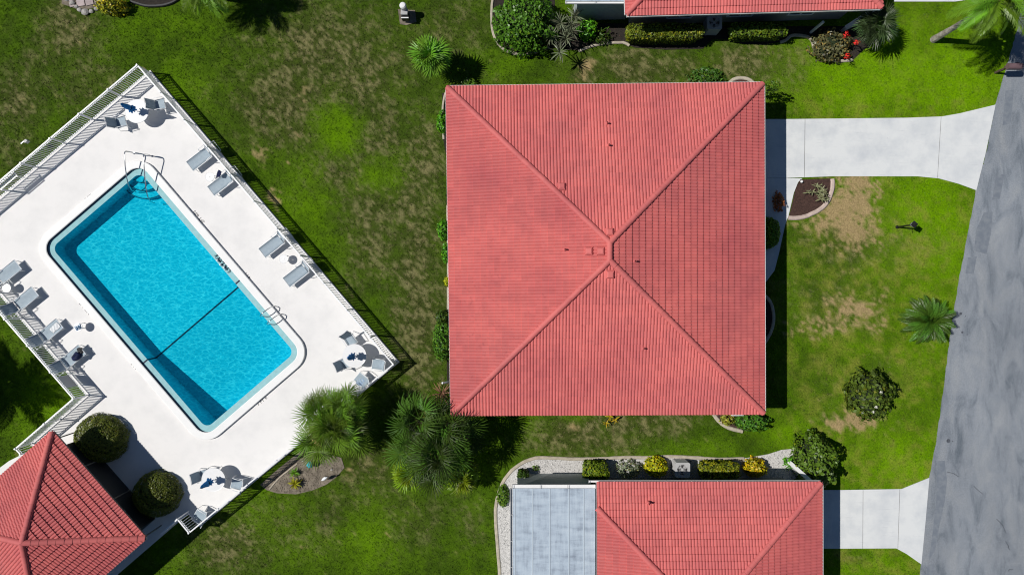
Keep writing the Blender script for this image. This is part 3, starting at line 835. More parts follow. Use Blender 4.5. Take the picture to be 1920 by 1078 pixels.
# rounded steps in the north corner
c_s, c_t = S0 + 9.5, T0 + 9.5
for k, (r, z) in enumerate(((22, -0.14), (36, -0.34), (50, -0.54))):
    pts = [(c_s, c_t)] + [(c_s + r * math.cos(math.radians(90 * i / 12)), c_t + r * math.sin(math.radians(90 * i / 12))) for i in range(13)]
    mb = MB(); mb.prism([PS(s, t)[:2] for s, t in pts], -0.80, z)
    st = mb.build('pool_step', M['basin'], basin)
    mb = MB(); path = [PS(s, t, z + 0.012) for s, t in pts[1:]]
    mb.tube(path, 0.028, 6); mb.build('step_nosing', M['trim'], st)

def water_material():
    m, N, L, P = new_mat('pool_water')
    N.remove(P)
    out = N['Material Output']
    geo = N.new('ShaderNodeNewGeometry')
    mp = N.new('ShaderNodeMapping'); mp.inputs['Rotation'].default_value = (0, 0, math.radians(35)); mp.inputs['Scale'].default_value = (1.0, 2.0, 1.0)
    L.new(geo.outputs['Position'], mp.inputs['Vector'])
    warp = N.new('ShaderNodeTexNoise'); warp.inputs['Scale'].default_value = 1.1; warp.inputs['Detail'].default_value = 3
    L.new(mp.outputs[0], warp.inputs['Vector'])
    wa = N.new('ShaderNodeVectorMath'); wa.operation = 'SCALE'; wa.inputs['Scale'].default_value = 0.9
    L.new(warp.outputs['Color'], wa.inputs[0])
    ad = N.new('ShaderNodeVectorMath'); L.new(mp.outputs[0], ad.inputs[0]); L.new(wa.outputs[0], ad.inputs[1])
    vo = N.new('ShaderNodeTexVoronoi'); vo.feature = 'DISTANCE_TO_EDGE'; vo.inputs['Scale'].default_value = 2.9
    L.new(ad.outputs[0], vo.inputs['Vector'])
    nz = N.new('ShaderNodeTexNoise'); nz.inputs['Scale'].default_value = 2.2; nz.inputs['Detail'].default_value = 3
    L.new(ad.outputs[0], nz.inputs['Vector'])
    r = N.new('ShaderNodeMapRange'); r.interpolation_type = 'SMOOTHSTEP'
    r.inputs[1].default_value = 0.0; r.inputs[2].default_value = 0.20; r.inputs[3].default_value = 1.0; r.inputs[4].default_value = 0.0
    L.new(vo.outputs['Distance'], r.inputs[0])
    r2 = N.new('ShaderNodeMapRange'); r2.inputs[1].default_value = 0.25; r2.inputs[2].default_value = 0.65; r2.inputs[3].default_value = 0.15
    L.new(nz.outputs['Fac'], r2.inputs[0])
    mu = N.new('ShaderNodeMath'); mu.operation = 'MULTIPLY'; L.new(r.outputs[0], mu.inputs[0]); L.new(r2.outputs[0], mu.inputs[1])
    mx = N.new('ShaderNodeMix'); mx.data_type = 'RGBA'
    mx.inputs[6].default_value = (0.13, 0.735, 0.815, 1); mx.inputs[7].default_value = (0.72, 1.0, 1.0, 1)  # sunlight caustics painted into the water's tint as a bright net
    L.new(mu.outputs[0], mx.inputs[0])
    tr = N.new('ShaderNodeBsdfTransparent'); L.new(mx.outputs[2], tr.inputs['Color'])
    gl = N.new('ShaderNodeBsdfGlossy'); gl.inputs['Roughness'].default_value = 0.0
    bp = N.new('ShaderNodeBump'); bp.inputs['Strength'].default_value = 0.12; bp.inputs['Distance'].default_value = 0.012
    n3 = N.new('ShaderNodeTexNoise'); n3.inputs['Scale'].default_value = 5.5; n3.inputs['Detail'].default_value = 4
    L.new(ad.outputs[0], n3.inputs['Vector']); L.new(n3.outputs['Fac'], bp.inputs['Height']); L.new(bp.outputs[0], gl.inputs['Normal'])
    fr = N.new('ShaderNodeFresnel'); fr.inputs['IOR'].default_value = 1.33; L.new(bp.outputs[0], fr.inputs['Normal'])
    ms = N.new('ShaderNodeMixShader'); L.new(fr.outputs[0], ms.inputs[0]); L.new(tr.outputs[0], ms.inputs[1]); L.new(gl.outputs[0], ms.inputs[2])
    L.new(ms.outputs[0], out.inputs['Surface'])
    return m
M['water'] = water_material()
mb = MB()
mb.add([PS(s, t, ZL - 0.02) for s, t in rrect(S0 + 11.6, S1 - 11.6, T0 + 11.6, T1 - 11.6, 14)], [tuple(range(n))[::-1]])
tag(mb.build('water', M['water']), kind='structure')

def flat_text(txt, px, py, ang, size, parent, m=None, z=ZD + 0.004, name='depth_marking'):
    c = bpy.data.curves.new(name, 'FONT'); c.body = txt; c.size = size; c.align_x = 'CENTER'; c.align_y = 'CENTER'; c.extrude = 0.001
    o = bpy.data.objects.new(name, c); COL.objects.link(o)
    o.location = G(px, py) + Vector((0, 0, z)); o.rotation_euler = (0, 0, math.radians(ang))
    c.materials.append(m or M['ink']); o.parent = parent
    return o
flat_text('3 FT', 167, 371, 38, 0.24, deck, mat('faded_marking', (0.42, 0.42, 0.42), 0.8))
flat_text('3FT 6IN', 374, 407, -49.5 + 180, 0.24, deck)
flat_text('4 FT', 465, 516, -49.5 + 180, 0.22, deck)
flat_text('3FT 6IN', 160, 578, -49.5, 0.24, deck)
flat_text('5 FT', 253, 686, -49.5, 0.24, deck)
flat_text('7 FT', 322, 764, -49.5, 0.24, deck)
flat_text('7 FT 6', 492, 751, 39.5 , 0.24, deck)
# ------------------------------------------------------------------ tiled roofs
TW, TL = 0.30, 0.325
_prof = []
for i in range(9):
    u = TW * i / 8
    _prof.append((u, 0.042 * abs(math.sin(math.pi * u / (TW / 2))) ** 0.62))
def tile_geo():
    """one double-roll clay tile: u across, v up the slope, n out; lower end lifted so that it laps the course below"""
    lift = 0.052
    lo = [(u, -0.015, h + lift) for u, h in _prof]; hi = [(u, TL + 0.01, h + 0.006) for u, h in _prof]
    fr = [(u, -0.015, max(0.0, h - 0.004)) for u, h in _prof]
    k = len(_prof)
    fs = []
    for i in range(k - 1):
        fs.append((i, i + 1, k + i + 1, k + i)); fs.append((2 * k + i, 2 * k + i + 1, i + 1, i))
    return lo + hi + fr, fs
TV, TF = tile_geo()
_b = MB(); _b.add(TV, TF); TILE_ME = _b.mesh('roof_tile', M['roof'], smooth=False)
def cap_geo():
    """half-round hip cap, 0.40 long, laid up the hip along +x"""
    vs = []; fs = []; sg = 6
    for (x, r, z) in ((-0.01, 0.142, 0.018), (0.375, 0.136, 0.010), (-0.01, 0.128, 0.012)):
        for i in range(sg + 1):
            a = math.pi * i / sg
            vs.append((x, r * math.cos(a), z + r * 0.85 * math.sin(a) - 0.03))
    k = sg + 1
    for i in range(sg):
        fs.append((i, k + i, k + i + 1, i + 1)); fs.append((3 * k + i, 3 * k + i + 1, 2 * k + i + 1, 2 * k + i))
    return vs + vs[:k], fs
_b = MB(); _b.add(*cap_geo()); CAP_ME = _b.mesh('ridge_tile', M['roof'], smooth=True)

def clip_poly2(poly, inside_fn):
    out = []
    for j in range(len(poly)):
        a, b = poly[j], poly[(j + 1) % len(poly)]
        sa, sb = inside_fn(a), inside_fn(b)
        if sa >= 0: out.append(a)
        if (sa >= 0) != (sb >= 0): out.append(a + (b - a) * (sa / (sa - sb)))
    return out

def frame_score(c, n):
    d = Vector((0, 0, H)) - c
    k = (1 - c.z / H) / PPM
    px = c.x / k + 960; py = 539 - c.y / k
    if px < -4 or px > 1924 or py < -4 or py > 1082: return -1
    return n.dot(d.normalized()) / d.length_squared

def tile_slopes(slopes, roof, max_tiles=300):
    """slopes: list of (A, B, polygon); A->B the eave seen from outside left to right. Tiles that show largest are objects, the rest one mesh"""
    full = []; rest = bmesh.new()
    for (A, B, poly) in slopes:
        u = (B - A); u.z = 0; u.normalize()
        cen = sum(poly, Vector()) / len(poly)
        r = cen - A; r = r - u * r.dot(u); v = r.normalized()
        n = u.cross(v)
        if n.z < 0: n = -n
        R = Matrix((u, v, n)).transposed()
        P2 = [Vector(((p - A).dot(u), (p - A).dot(v))) for p in poly]
        a2 = sum(P2[i].x * P2[(i + 1) % len(P2)].y - P2[(i + 1) % len(P2)].x * P2[i].y for i in range(len(P2)))
        if a2 < 0: P2 = P2[::-1]
        umin = min(p.x for p in P2); umax = max(p.x for p in P2); vmax = max(p.y for p in P2)
        E = [(P2[i], (P2[(i + 1) % len(P2)] - P2[i]).normalized()) for i in range(len(P2))]
        def dmin(q): return min(d.x * (q.y - p.y) - d.y * (q.x - p.x) for p, d in E)
        j = 0
        while j * TL - 0.05 < vmax:
            v0 = j * TL - 0.05
            off = 0.0
            i = 0
            while umin + i * TW + off < umax:
                u0 = umin + i * TW + off
                cor = [Vector((u0, max(v0, 0.001))), Vector((u0 + TW, max(v0, 0.001))), Vector((u0 + TW, v0 + TL)), Vector((u0, v0 + TL))]
                ds = [dmin(c) for c in cor]
                jit = random.gauss(0, 0.0018)
                pos = A + u * u0 + v * v0 + n * (0.004 + jit)
                rot = R @ Matrix.Rotation(random.gauss(0, 0.003), 3, 'Z')
                if min(ds) > -0.012:
                    full.append((frame_score(pos + u * .15 + v * .16, n), pos, rot))
                else:
                    pc = [Vector(c) for c in cor]
                    for (p, d) in E:
                        pc = clip_poly2(pc, lambda q: d.x * (q.y - p.y) - d.y * (q.x - p.x))
                        if len(pc) < 3: break
                    if len(pc) >= 3:
                        t = bmesh.new()
                        bv = [t.verts.new(pos + rot @ Vector(c)) for c in TV]
                        for f in TF: t.faces.new([bv[q] for q in f])
                        for (p, d) in E:
                            nn = -(u * (-d.y) + v * d.x)
                            pt = A + u * p.x + v * p.y
                            geo = list(t.verts) + list(t.edges) + list(t.faces)
                            if p.y < 0.02 and abs(d.y) < 0.02 and p.y > -0.05: continue
                            bmesh.ops.bisect_plane(t, geom=geo, plane_co=pt, plane_no=nn, clear_outer=True)
                        me = bpy.data.meshes.new('tmp'); t.to_mesh(me); rest.from_mesh(me); bpy.data.meshes.remove(me); t.free()
                i += 1
            j += 1
    full.sort(key=lambda q: -q[0])
    for k, (sc, pos, rot) in enumerate(full):
        mw = Matrix.Translation(pos) @ rot.to_4x4()
        if k < max_tiles and sc > 0:
            o = bpy.data.objects.new('roof_tile', TILE_ME); COL.objects.link(o)
            o.parent = roof; o.matrix_basis = mw
        else:
            bv = [rest.verts.new(mw @ Vector(c)) for c in TV]
            for f in TF: rest.faces.new([bv[q] for q in f])
    me = bpy.data.meshes.new('roof_tiles'); rest.to_mesh(me); rest.free(); me.materials.append(M['roof'])
    o = link('roof_tiles', me, roof); o['kind'] = 'stuff'

def hip_caps(lines, roof):
    for (a, b) in lines:
        d = b - a; L = d.length; x = d.normalized()
        y = Vector((0, 0, 1)).cross(x).normalized(); z = x.cross(y)
        R = Matrix((x, y, z)).transposed()
        n = max(1, int(round(L / 0.345))); st = L / n
        for i in range(n):
            p = a + x * (i * st) + z * (0.062 + random.gauss(0, 0.003))
            m4 = Matrix.Translation(p) @ R.to_4x4() @ Matrix.Rotation(random.gauss(0, 0.012), 4, 'Z')
            k = (1 - p.z / H) / PPM
            px = p.x / k + 960; py = 539 - p.y / k
            if px < -20 or px > 1940 or py < -20 or py > 1100: continue
            o = bpy.data.objects.new('ridge_tile', CAP_ME); COL.objects.link(o); o.parent = roof; o.matrix_basis = m4

def house_base(label, cat, name, corner, group=None):
    return empty(name, (corner.x, corner.y, 0), 0, label, cat, group)

def roof_part(slopes, outline, root, zf=0.20):
    """deck under the tiles, fascia and soffit"""
    mb = MB()
    for (A, B, poly) in slopes:
        dn = Vector((0, 0, -0.02))
        vs = [p + dn for p in poly]
        c = (vs[1] - vs[0]).cross(vs[2] - vs[0])
        f = tuple(range(len(vs)))
        mb.add(vs, [f if c.z > 0 else f[::-1]])
    n = len(outline); b = [p + Vector((0, 0, -zf)) for p in outline]; t = [p + Vector((0, 0, -0.021)) for p in outline]
    mb.cur = 1
    mb.add(t + b, [(i, (i + 1) % n, (i + 1) % n + n, i + n) for i in range(n)])
    mb.add([p + Vector((0, 0, 0.0)) for p in b], [tuple(range(n))])
    return mb.build('roof', [M['roof'], M['white']], root, off=root.location)

def gutter(a, b, root, out, m=None, w=0.115, brackets=True, drop=0.05):
    """white U-shaped gutter along an eave, out = outward unit vector"""
    m = m or M['white']
    mb = MB(); dz = Vector((0, 0, -drop)); out = Vector(out).normalized()
    a = a + dz; b = b + dz
    mb.bar(a + out * (w - 0.008), b + out * (w - 0.008), 0.016, 0.11)
    mb.bar(a + out * (w * 0.5 - 0.008) + Vector((0, 0, -0.052)), b + out * (w * 0.5 - 0.008) + Vector((0, 0, -0.052)), w - 0.018, 0.012)
    g = mb.build('gutter', m, root, off=root.location)
    if brackets:
        L = (b - a).length; n = max(2, int(L / 1.15)); d = (b - a) / n
        for i in range(n + 1):
            mb = MB(); c = a + d * i + out * (w * 0.5 + 0.004) + Vector((0, 0, 0.058))
            x = d.normalized()
            mb.bar(c - out * (w * 0.5), c + out * (w * 0.5), 0.028, 0.008)
            mb.build('gutter_strap', M['ac'], g)
    return g

def walls(outline, root, inset, z1, m=None, openings=True):
    c = sum(outline, Vector()) / len(outline)
    n = len(outline)
    P = []
    for i in range(n):
        p0, p1, p2 = outline[i - 1], outline[i], outline[(i + 1) % n]
        d1 = (p1 - p0); d1.z = 0; d1.normalize(); d2 = (p2 - p1); d2.z = 0; d2.normalize()
        n1 = Vector((-d1.y, d1.x, 0)); n2 = Vector((-d2.y, d2.x, 0))
        if n1.dot(c - p1) < 0: n1 = -n1
        if n2.dot(c - p1) < 0: n2 = -n2
        b = n1 + n2; b = b / b.dot(n1)
        P.append(p1 + b * inset)
    for i in range(n):
        a, b = P[i], P[(i + 1) % n]
        d = (b - a); d.z = 0; L = d.length; d.normalize(); inn = Vector((-d.y, d.x, 0))
        if inn.dot(c - a) < 0: inn = -inn
        mb = MB()
        mb.bar(Vector((a.x, a.y, z1 / 2)) + inn * 0.1, Vector((b.x, b.y, z1 / 2)) + inn * 0.1 - d * 0.2, 0.2, z1)
        w = mb.build('wall', m or M['wall'], root, off=root.location)
        if openings and L > 5:
            for t in (0.22, 0.5, 0.78):
                q = a + d * (L * t) - inn * 0.03
                mb = MB()
                for (du, dz, sx, sz) in ((0, 0.66, 1.3, 0.08), (0, -0.66, 1.3, 0.08), (-0.61, 0, 0.08, 1.24), (0.61, 0, 0.08, 1.24), (0, 0, 0.05, 1.24)):
                    mb.box(Vector((q.x, q.y, 1.5 + dz)) + d * du, (sx, 0.06, sz), Matrix((d, inn, Vector((0, 0, 1)))).transposed())
                wi = mb.build('window', M['white'], root, off=root.location)
                mb = MB(); mb.box(Vector((q.x, q.y, 1.5)) + inn * 0.012, (1.18, 0.02, 1.22), Matrix((d, inn, Vector((0, 0, 1)))).transposed())
                mb.build('pane', M['pane'], wi)
M['screen'] = mat('dark_screen', (0.012, 0.014, 0.016), 0.6)
M['bronze'] = mat('bronze_frame', (0.16, 0.15, 0.13), 0.5)
M['pane'] = mat('window_glass', (0.02, 0.025, 0.03), 0.08, spec=0.6)

def vent_box(root, px, py, zr, n, size=0.34):
    """square sheet-metal roof vent with a turned-down hood"""
    p = G(px, py, zr)
    z = Vector(n).normalized(); x = Vector((1, 0, 0)); x = (x - z * x.dot(z)).normalized(); y = z.cross(x)
    R = Matrix((x, y, z)).transposed()
    mb = MB()
    s = size / 2
    vs = [(-s - .05, -s - .05, .02), (s + .05, -s - .05, .02), (s + .05, s + .05, .02), (-s - .05, s + .05, .02), (-s, -s, .13), (s, -s, .13), (s, s, .13), (-s, s, .13), (-s + .05, -s + .05, .17), (s - .05, -s + .05, .17), (s - .05, s - .05, .17), (-s + .05, s - .05, .17)]
    fs = [(8, 9, 10, 11)] + [(i, (i + 1) % 4, (i + 1) % 4 + 4, i + 4) for i in range(4)] + [(i + 4, (i + 1) % 4 + 4, (i + 1) % 4 + 8, i + 8) for i in range(4)]
    mb.add([p + R @ Vector(q) for q in vs], fs)
    return mb.build('roof_vent', M['roof'], root, off=root.location)
def vent_pipe(root, px, py, zr):
    p = G(px, py, zr)
    mb = MB()
    mb.lathe([(0.085, -0.05), (0.07, 0.06), (0.042, 0.08), (0.042, 0.26), (0.034, 0.26), (0.032, 0.12)], 12, p, True, True)
    return mb.build('vent_pipe', M['roof'], root, off=root.location)

# ---- main house in the middle
def build_main():
    ze, zr = 2.9, 4.8
    NW, NE, SE, SW = G(839, 165, ze), G(1429, 158, ze), G(1430.5, 773.5, ze), G(848, 776, ze)
    R1, R2 = G(1143, 455, zr), G(1143, 488, zr)
    root = house_base('large square house under a coral tiled pyramid roof in the middle', 'house', 'tiled_house', G(1135, 470))
    slopes = [(NW, SW, [NW, SW, R2, R1]), (SW, SE, [SW, SE, R2]), (SE, NE, [SE, NE, R1, R2]), (NE, NW, [NE, NW, R1])]
    out = [NW, SW, SE, NE]
    roof = roof_part(slopes, out, root)
    tile_slopes(slopes, roof)
    hip_caps([(NW, R1), (SW, R2), (SE, R2), (NE, R1), (R2 + (R1 - R2) * 0.05, R1)], roof)
    walls(out, root, 0.55, ze - 0.18)
    gutter(NW + Vector((0.02, 0.0, 0)), NE, root, (0, 1, 0))
    gutter(SW, NW, root, (-1, 0, 0), brackets=False, w=0.10)
    gutter(NE, SE, root, (1, 0, 0), w=0.12, brackets=False, drop=-0.005)
    gutter(G(1372, 775, ze), G(1395, 774.6, ze), root, (0, -1, 0), brackets=False)
    def zat(px, py, side):
        # height of a slope under a pixel, by stepping down the ray
        z = zr
        for _ in range(60):
            p = G(px, py, z)
            A, B, poly = slopes[side]
            nn = (poly[1] - poly[0]).cross(poly[2] - poly[0])
            zz = A.z - (nn.x * (p.x - A.x) + nn.y * (p.y - A.y)) / nn.z
            z = 0.5 * z + 0.5 * zz
        if nn.z < 0: nn = -nn
        return z, nn
    for (x, y, s) in ((1053, 351, 3), (1143, 436, 3), (1105, 471, 0), (1127, 471, 0), (1144, 514, 1)):
        z, nn = zat(x, y, s); vent_box(root, x, y, z + 0.03, nn, 0.30)
    for (x, y, s) in ((1138, 232, 3), (1141, 273, 3), (1059, 468, 0), (1190, 490, 2), (1206, 653, 1)):
        z, nn = zat(x, y, s); vent_pipe(root, x, y, z + 0.03)
    # downspout by the south-west corner
    mb = MB(); q = G(843, 704, 0)
    mb.tube([(q.x - 0.1, q.y, 2.75), (q.x + 0.1, q.y, 2.5), (q.x + 0.25, q.y, 2.3), (q.x + 0.25, q.y, 0.2)], 0.05, 8)
    mb.build('downspout', M['white'], root, off=root.location)
    return root
build_main()

# ---- clubhouse beside the pool, lower left
def build_club():
    ze, zr = 2.6, 4.18
    N_, E_, S_, W_ = (G(x, y, ze) for x, y in CLUB)
    Ap = G(42, 1017, zr)
    root = house_base('small pool clubhouse under a coral tiled roof in the corner by the topiary', 'clubhouse', 'pool_clubhouse', G(86, 996))
    slopes = [(E_, N_, [E_, N_, Ap]), (N_, W_, [N_, W_, Ap]), (W_, S_, [W_, S_, Ap]), (S_, E_, [S_, E_, Ap])]
    out = [N_, W_, S_, E_]
    roof = roof_part(slopes, out, root)
    tile_slopes(slopes, roof)
    hip_caps([(N_, Ap), (E_, Ap), (S_, Ap), (W_, Ap)], roof)
    walls(out, root, 0.6, ze - 0.18, m=M['screen'], openings=False)
    for t in (0.02, 0.30, 0.62, 0.98):
        q = N_.lerp(E_, t); dd = (E_ - N_).normalized(); ii = Vector((dd.y, -dd.x, 0)) if Vector((dd.y, -dd.x, 0)).dot(Ap - N_) > 0 else Vector((-dd.y, dd.x, 0))
        q = q + ii * 0.585; mb = MB(); mb.box((q.x, q.y, 1.2), (0.05, 0.05, 2.38)); mb.build('screen_mullion', M['bronze'], root, off=root.location)
    d = (E_ - N_).normalized(); o1 = Vector((-d.y, d.x, 0))
    d2 = (W_ - N_).normalized(); o2 = Vector((d2.y, -d2.x, 0))
    gutter(N_, E_, root, o1, m=M['black_plastic'], w=0.06, brackets=False)
    gutter(N_, W_, root, o2, m=M['black_plastic'], w=0.06, brackets=False)
    gutter(E_, S_, root, -o2, m=M['white'], w=0.10, brackets=False)
    return root
build_club()

def clipx(poly, x0):
    return clip_poly2(poly, lambda q: q.x - x0)

def lanai(root, x0, x1, y0, y1, z, panels, south_wall=False):
    """flat insulated-panel roof over a lanai: panels side by side, front gutter of the house colour"""
    a = G(x0, y0, z); b = G(x1, y1, z)
    xs = [a.x + (b.x - a.x) * t for t in panels]
    for i in range(len(xs) - 1):
        mb = MB()
        mb.box(((xs[i] + xs[i + 1]) / 2, (a.y + b.y) / 2, z), (xs[i + 1] - xs[i] - 0.012, abs(a.y - b.y), 0.09))
        p = mb.build('roof_panel', M['panel'], root, off=root.location)
        if i:
            mb = MB(); mb.box((xs[i], (a.y + b.y) / 2, z + 0.052), (0.05, abs(a.y - b.y), 0.016)); mb.build('panel_seam', M['panel_seam'], p)
    return a, b
M['panel_seam'] = mat('panel_seam', (0.46, 0.53, 0.59), 0.6)

def build_south():
    ze, zr = 3.0, 4.4
    NWv, NE = G(1075, 905, ze), G(1538, 905, ze)
    w = NE.x - NWv.x; dep = w + 1.5
    SE = NE + Vector((0, -dep, 0)); SWv = NWv + Vector((0, -dep, 0))
    R1 = Vector(((NE.x + NWv.x) / 2, NE.y - w / 2, zr)); R2 = Vector((R1.x, SE.y + w / 2, zr))
    x0 = G(1119, 950, 3.15).x
    root = house_base('coral tiled house with a pale flat lanai roof below the middle house', 'house', 'tiled_house', G(1300, 1010))
    slopes = [(NE, NWv, clipx([NE, NWv, R1], x0)), (SE, NE, [SE, NE, R1, R2]), (NWv, SWv, clipx([NWv, SWv, R2, R1], x0)), (SWv, SE, clipx([SWv, SE, R2], x0))]
    c1 = Vector((x0, NE.y, ze)); c2 = Vector((x0, SE.y, ze))
    roof = roof_part(slopes, [NE, c1, c2, SE], root)
    tile_slopes(slopes, roof)
    t = (x0 - NWv.x) / (R1.x - NWv.x)
    hip_caps([(NE, R1), (NWv + (R1 - NWv) * t, R1)], roof)
    walls([NE, c1, c2, SE], root, 0.6, ze - 0.18)
    gutter(G(1104, 905, ze), NE, root, (0, 1, 0))
    gutter(NE, SE, root, (1, 0, 0), w=0.12, brackets=False, drop=-0.005)
    a, b = lanai(root, 961, 1116, 915, 1210, 2.85, (0, 0.03, 0.24, 0.45, 0.68, 0.86, 1))
    gutter(Vector((a.x, a.y, 2.85)), Vector((b.x, a.y, 2.85)), root, (0, 1, 0), w=0.19, drop=-0.02)
    gutter(Vector((a.x, a.y, 2.86)), Vector((a.x, b.y, 2.86)), root, (-1, 0, 0), w=0.11, m=M['ac'], drop=0.02)
    mb = MB()
    mb.bar((a.x + 0.25, a.y - 0.12, 1.4), (b.x - 0.1, a.y - 0.12, 1.4), 0.12, 2.8); mb.build('lanai_wall', M['grey_wall'], root, off=root.location)
    mb = MB(); mb.bar((a.x + 0.31, a.y - 0.19, 1.4), (a.x + 0.31, b.y, 1.4), 0.12, 2.8); mb.build('lanai_wall', M['grey_wall'], root, off=root.location)
    z = 3.35; vent_pipe(root, 1216, 942, z)
    return root
build_south()

def build_north():
    ze, zr = 2.9, 4.3
    SWv, SE = G(1175, 28, ze), G(1652, 14.5, ze)
    d = (SE - SWv).normalized(); up = Vector((-d.y, d.x, 0)); w = (SE - SWv).length; dep = w + 1.0
    NE = SE + up * dep; NW = SWv + up * dep
    R1 = SWv + d * (w / 2) + up * (w / 2); R1.z = zr
    R2 = R1 + up * 1.0
    root = house_base('coral tiled house cut off by the top of the frame', 'house', 'tiled_house', G(1410, -60))
    slopes = [(SWv, SE, [SWv, SE, R1]), (SE, NE, [SE, NE, R2, R1]), (NE, NW, [NE, NW, R2]), (NW, SWv, [NW, SWv, R1, R2])]
    roof = roof_part(slopes, [SWv, SE, NE, NW], root)
    tile_slopes(slopes, roof)
    hip_caps([(SWv, R1), (SE, R1)], roof)
    walls([SWv, SE, NE, NW], root, 0.6, ze - 0.18)
    gutter(SWv, SE, root, -up)
    gutter(SWv, NW, root, -d, w=0.10, brackets=False)
    a, b = lanai(root, 1060, 1171, 3, -260, 2.6, (0, 0.25, 0.5, 0.75, 1))
    gutter(Vector((a.x, a.y, 2.6)), Vector((b.x, a.y, 2.6)), root, (0, -1, 0), w=0.13, drop=0.0)
    q0, q1 = G(1076, 40), G(1172, 38)
    mb = MB(); mb.bar((q0.x, q0.y + 0.1, 1.27), (q1.x, q1.y + 0.1, 1.27), 0.14, 2.54); mb.build('lanai_wall', M['grey_wall'], root, off=root.location)
    mb = MB(); mb.bar((q0.x + 0.07, q0.y + 0.18, 1.27), (q0.x + 0.07, q0.y + 7, 1.27), 0.14, 2.54); mb.build('lanai_wall', M['grey_wall'], root, off=root.location)
    return root
build_north()

# ---- masonry wing walls that run out diagonally from two of the houses
def wing_wall(a, b, z0, z1, label):
    p, q = G(*a), G(*b)
    root = empty('wing_wall', (p.x, p.y, 0), 0, label, 'garden wall')
    d = (q - p); L = d.length; d.normalize(); nr = Vector((-d.y, d.x, 0)) * 0.07
    vs = []
    for (c, z) in ((p, z0), (q, z1)):
        for s in (-1, 1):
            vs.append(c + nr * s); vs.append(c + nr * s + Vector((0, 0, z)))
    mb = MB(); mb.add(vs, [(0, 1, 3, 2), (4, 6, 7, 5), (0, 4, 5, 1), (2, 3, 7, 6)])
    mb.build('wall_body', M['white'], root, off=root.location)
    mb = MB(); mb.bar(p - d * .03 + Vector((0, 0, z0 + .02)), q + d * .03 + Vector((0, 0, z1 + .02)), 0.19, 0.05)
    mb.build('wall_cap', M['white'], root, off=root.location)
wing_wall((1473, 862), (1494, 888), 0.45, 2.5, 'white wing wall beside white gravel at the lower house corner')
wing_wall((1576, 60), (1604, 46), 0.6, 2.4, 'white wing wall behind the red flowered bush')
# ------------------------------------------------------------------ white picket fences round the pool
_b = MB(); _b.box((0, 0, 0.65), (0.027, 0.027, 1.06)); PICKET_ME = _b.mesh('picket', M['alu'])
_b = MB(); _b.box((0, 0, 0.61), (0.055, 0.055, 1.26)); _b.box((0, 0, 1.255), (0.075, 0.075, 0.03)); POST_ME = _b.mesh('post', M['alu'])
def fence(name, a, b, label, start=True, end=True, group='white picket fences round the pool deck', nosnap=()):
    p, q = G(*a), G(*b)
    d = q - p; L = d.length; ang = math.atan2(d.y, d.x)
    root = empty(name, (p.x, p.y, ZD), ang, label, 'fence', group)
    for (nm, z, w, h) in (('top_rail', 1.20, 0.066, 0.035), ('middle_rail', 1.05, 0.030, 0.03), ('bottom_rail', 0.14, 0.034, 0.035)):
        mb = MB(); mb.box((L / 2, 0, z), (L, w, h)); mb.build(nm, M['alu'], root)
    n = max(1, int(round(L / 1.85)))
    for i in range(n + 1):
        if (i == 0 and not start) or (i == n and not end): continue
        o = link('post', POST_ME, root, (L * i / n, 0, 0))
    m = int(L / 0.117)
    for i in range(1, m):
        o = link('picket', PICKET_ME, root, (L * i / m, random.gauss(0, 0.002), random.gauss(0, 0.002)))
    return root
fence('pool_fence', FW, FA, 'white picket fence along the upper left edge of the pool deck', start=False)
fence('pool_fence', FA, FB, 'longest white picket fence, behind the four loungers facing the middle house', start=False)
fence('pool_fence', FB, FC, 'white picket fence running from the fan palm to the lower umbrella table', start=False)
fence('pool_fence', FC, FD, 'very short white fence return beside the lower umbrella table', start=False)
fence('pool_fence', FD, (326, 984), 'short white fence stub ending at the clubhouse shade', start=False)
fence('pool_fence', (-40, 500.7), FG, 'white picket fence behind the loungers on the shaded lawn side', start=True)
fence('pool_fence', FG, FH, 'white picket fence stepping back towards the clubhouse roof', start=False)
fence('pool_fence', FH, FI, 'tiny white fence end by the clubhouse wall', start=False)

# flat sign hung on the fence, slatted shelf, gate closer
def fence_panel(a, b, z0, z1, inward, label, name, m):
    p, q = G(*a), G(*b); d = (q - p).normalized(); nr = Vector((-d.y, d.x, 0)) * inward
    root = empty(name, (p.x, p.y, ZD), 0, label, 'sign')
    mb = MB(); mb.bar(p + nr * 0.05 + Vector((0, 0, (z0 + z1) / 2)), q + nr * 0.05 + Vector((0, 0, (z0 + z1) / 2)), 0.012, z1 - z0)
    mb.build('sign_board', m, root, off=root.location)
    for c in (p + (q - p) * 0.15, p + (q - p) * 0.85):
        mb = MB(); mb.bar(c + nr * 0.0 + Vector((0, 0, z1 - 0.06)), c + nr * 0.05 + Vector((0, 0, z1 - 0.06)), 0.03, 0.03); mb.build('clip', M['steel'], root, off=root.location)
    return root
fence_panel((133.5, 703), (151, 723), 0.28, 1.12, 1, 'blank pale grey board hung on the fence near the clubhouse', 'fence_sign', M['ac'])
def shelf():
    p = G(40, 344, 0)
    root = empty('slatted_shelf', (p.x, p.y, ZD), math.radians(40.2), 'white slatted shelf standing against the upper left fence', 'shelf')
    for i in range(4):
        mb = MB(); mb.box((0, -0.16 + i * 0.115, 0.98), (1.05, 0.05, 0.022)); mb.build('slat', M['alu'], root)
    for x in (-0.53, 0.53):
        mb = MB(); mb.box((x, 0.01, 0.955), (0.03, 0.46, 0.028)); mb.build('end_rail', M['alu'], root)
        for y in (-0.18, 0.20):
            mb = MB(); mb.tube([(x, y, 0.94), (x, y, 0.0)], 0.012, 6); mb.build('leg', M['alu'], root)
shelf()
q = G(72, 272, 0)
root = empty('light_box', (q.x, q.y, 0), math.radians(40), 'small grey box on a stub outside the upper left fence', 'light')
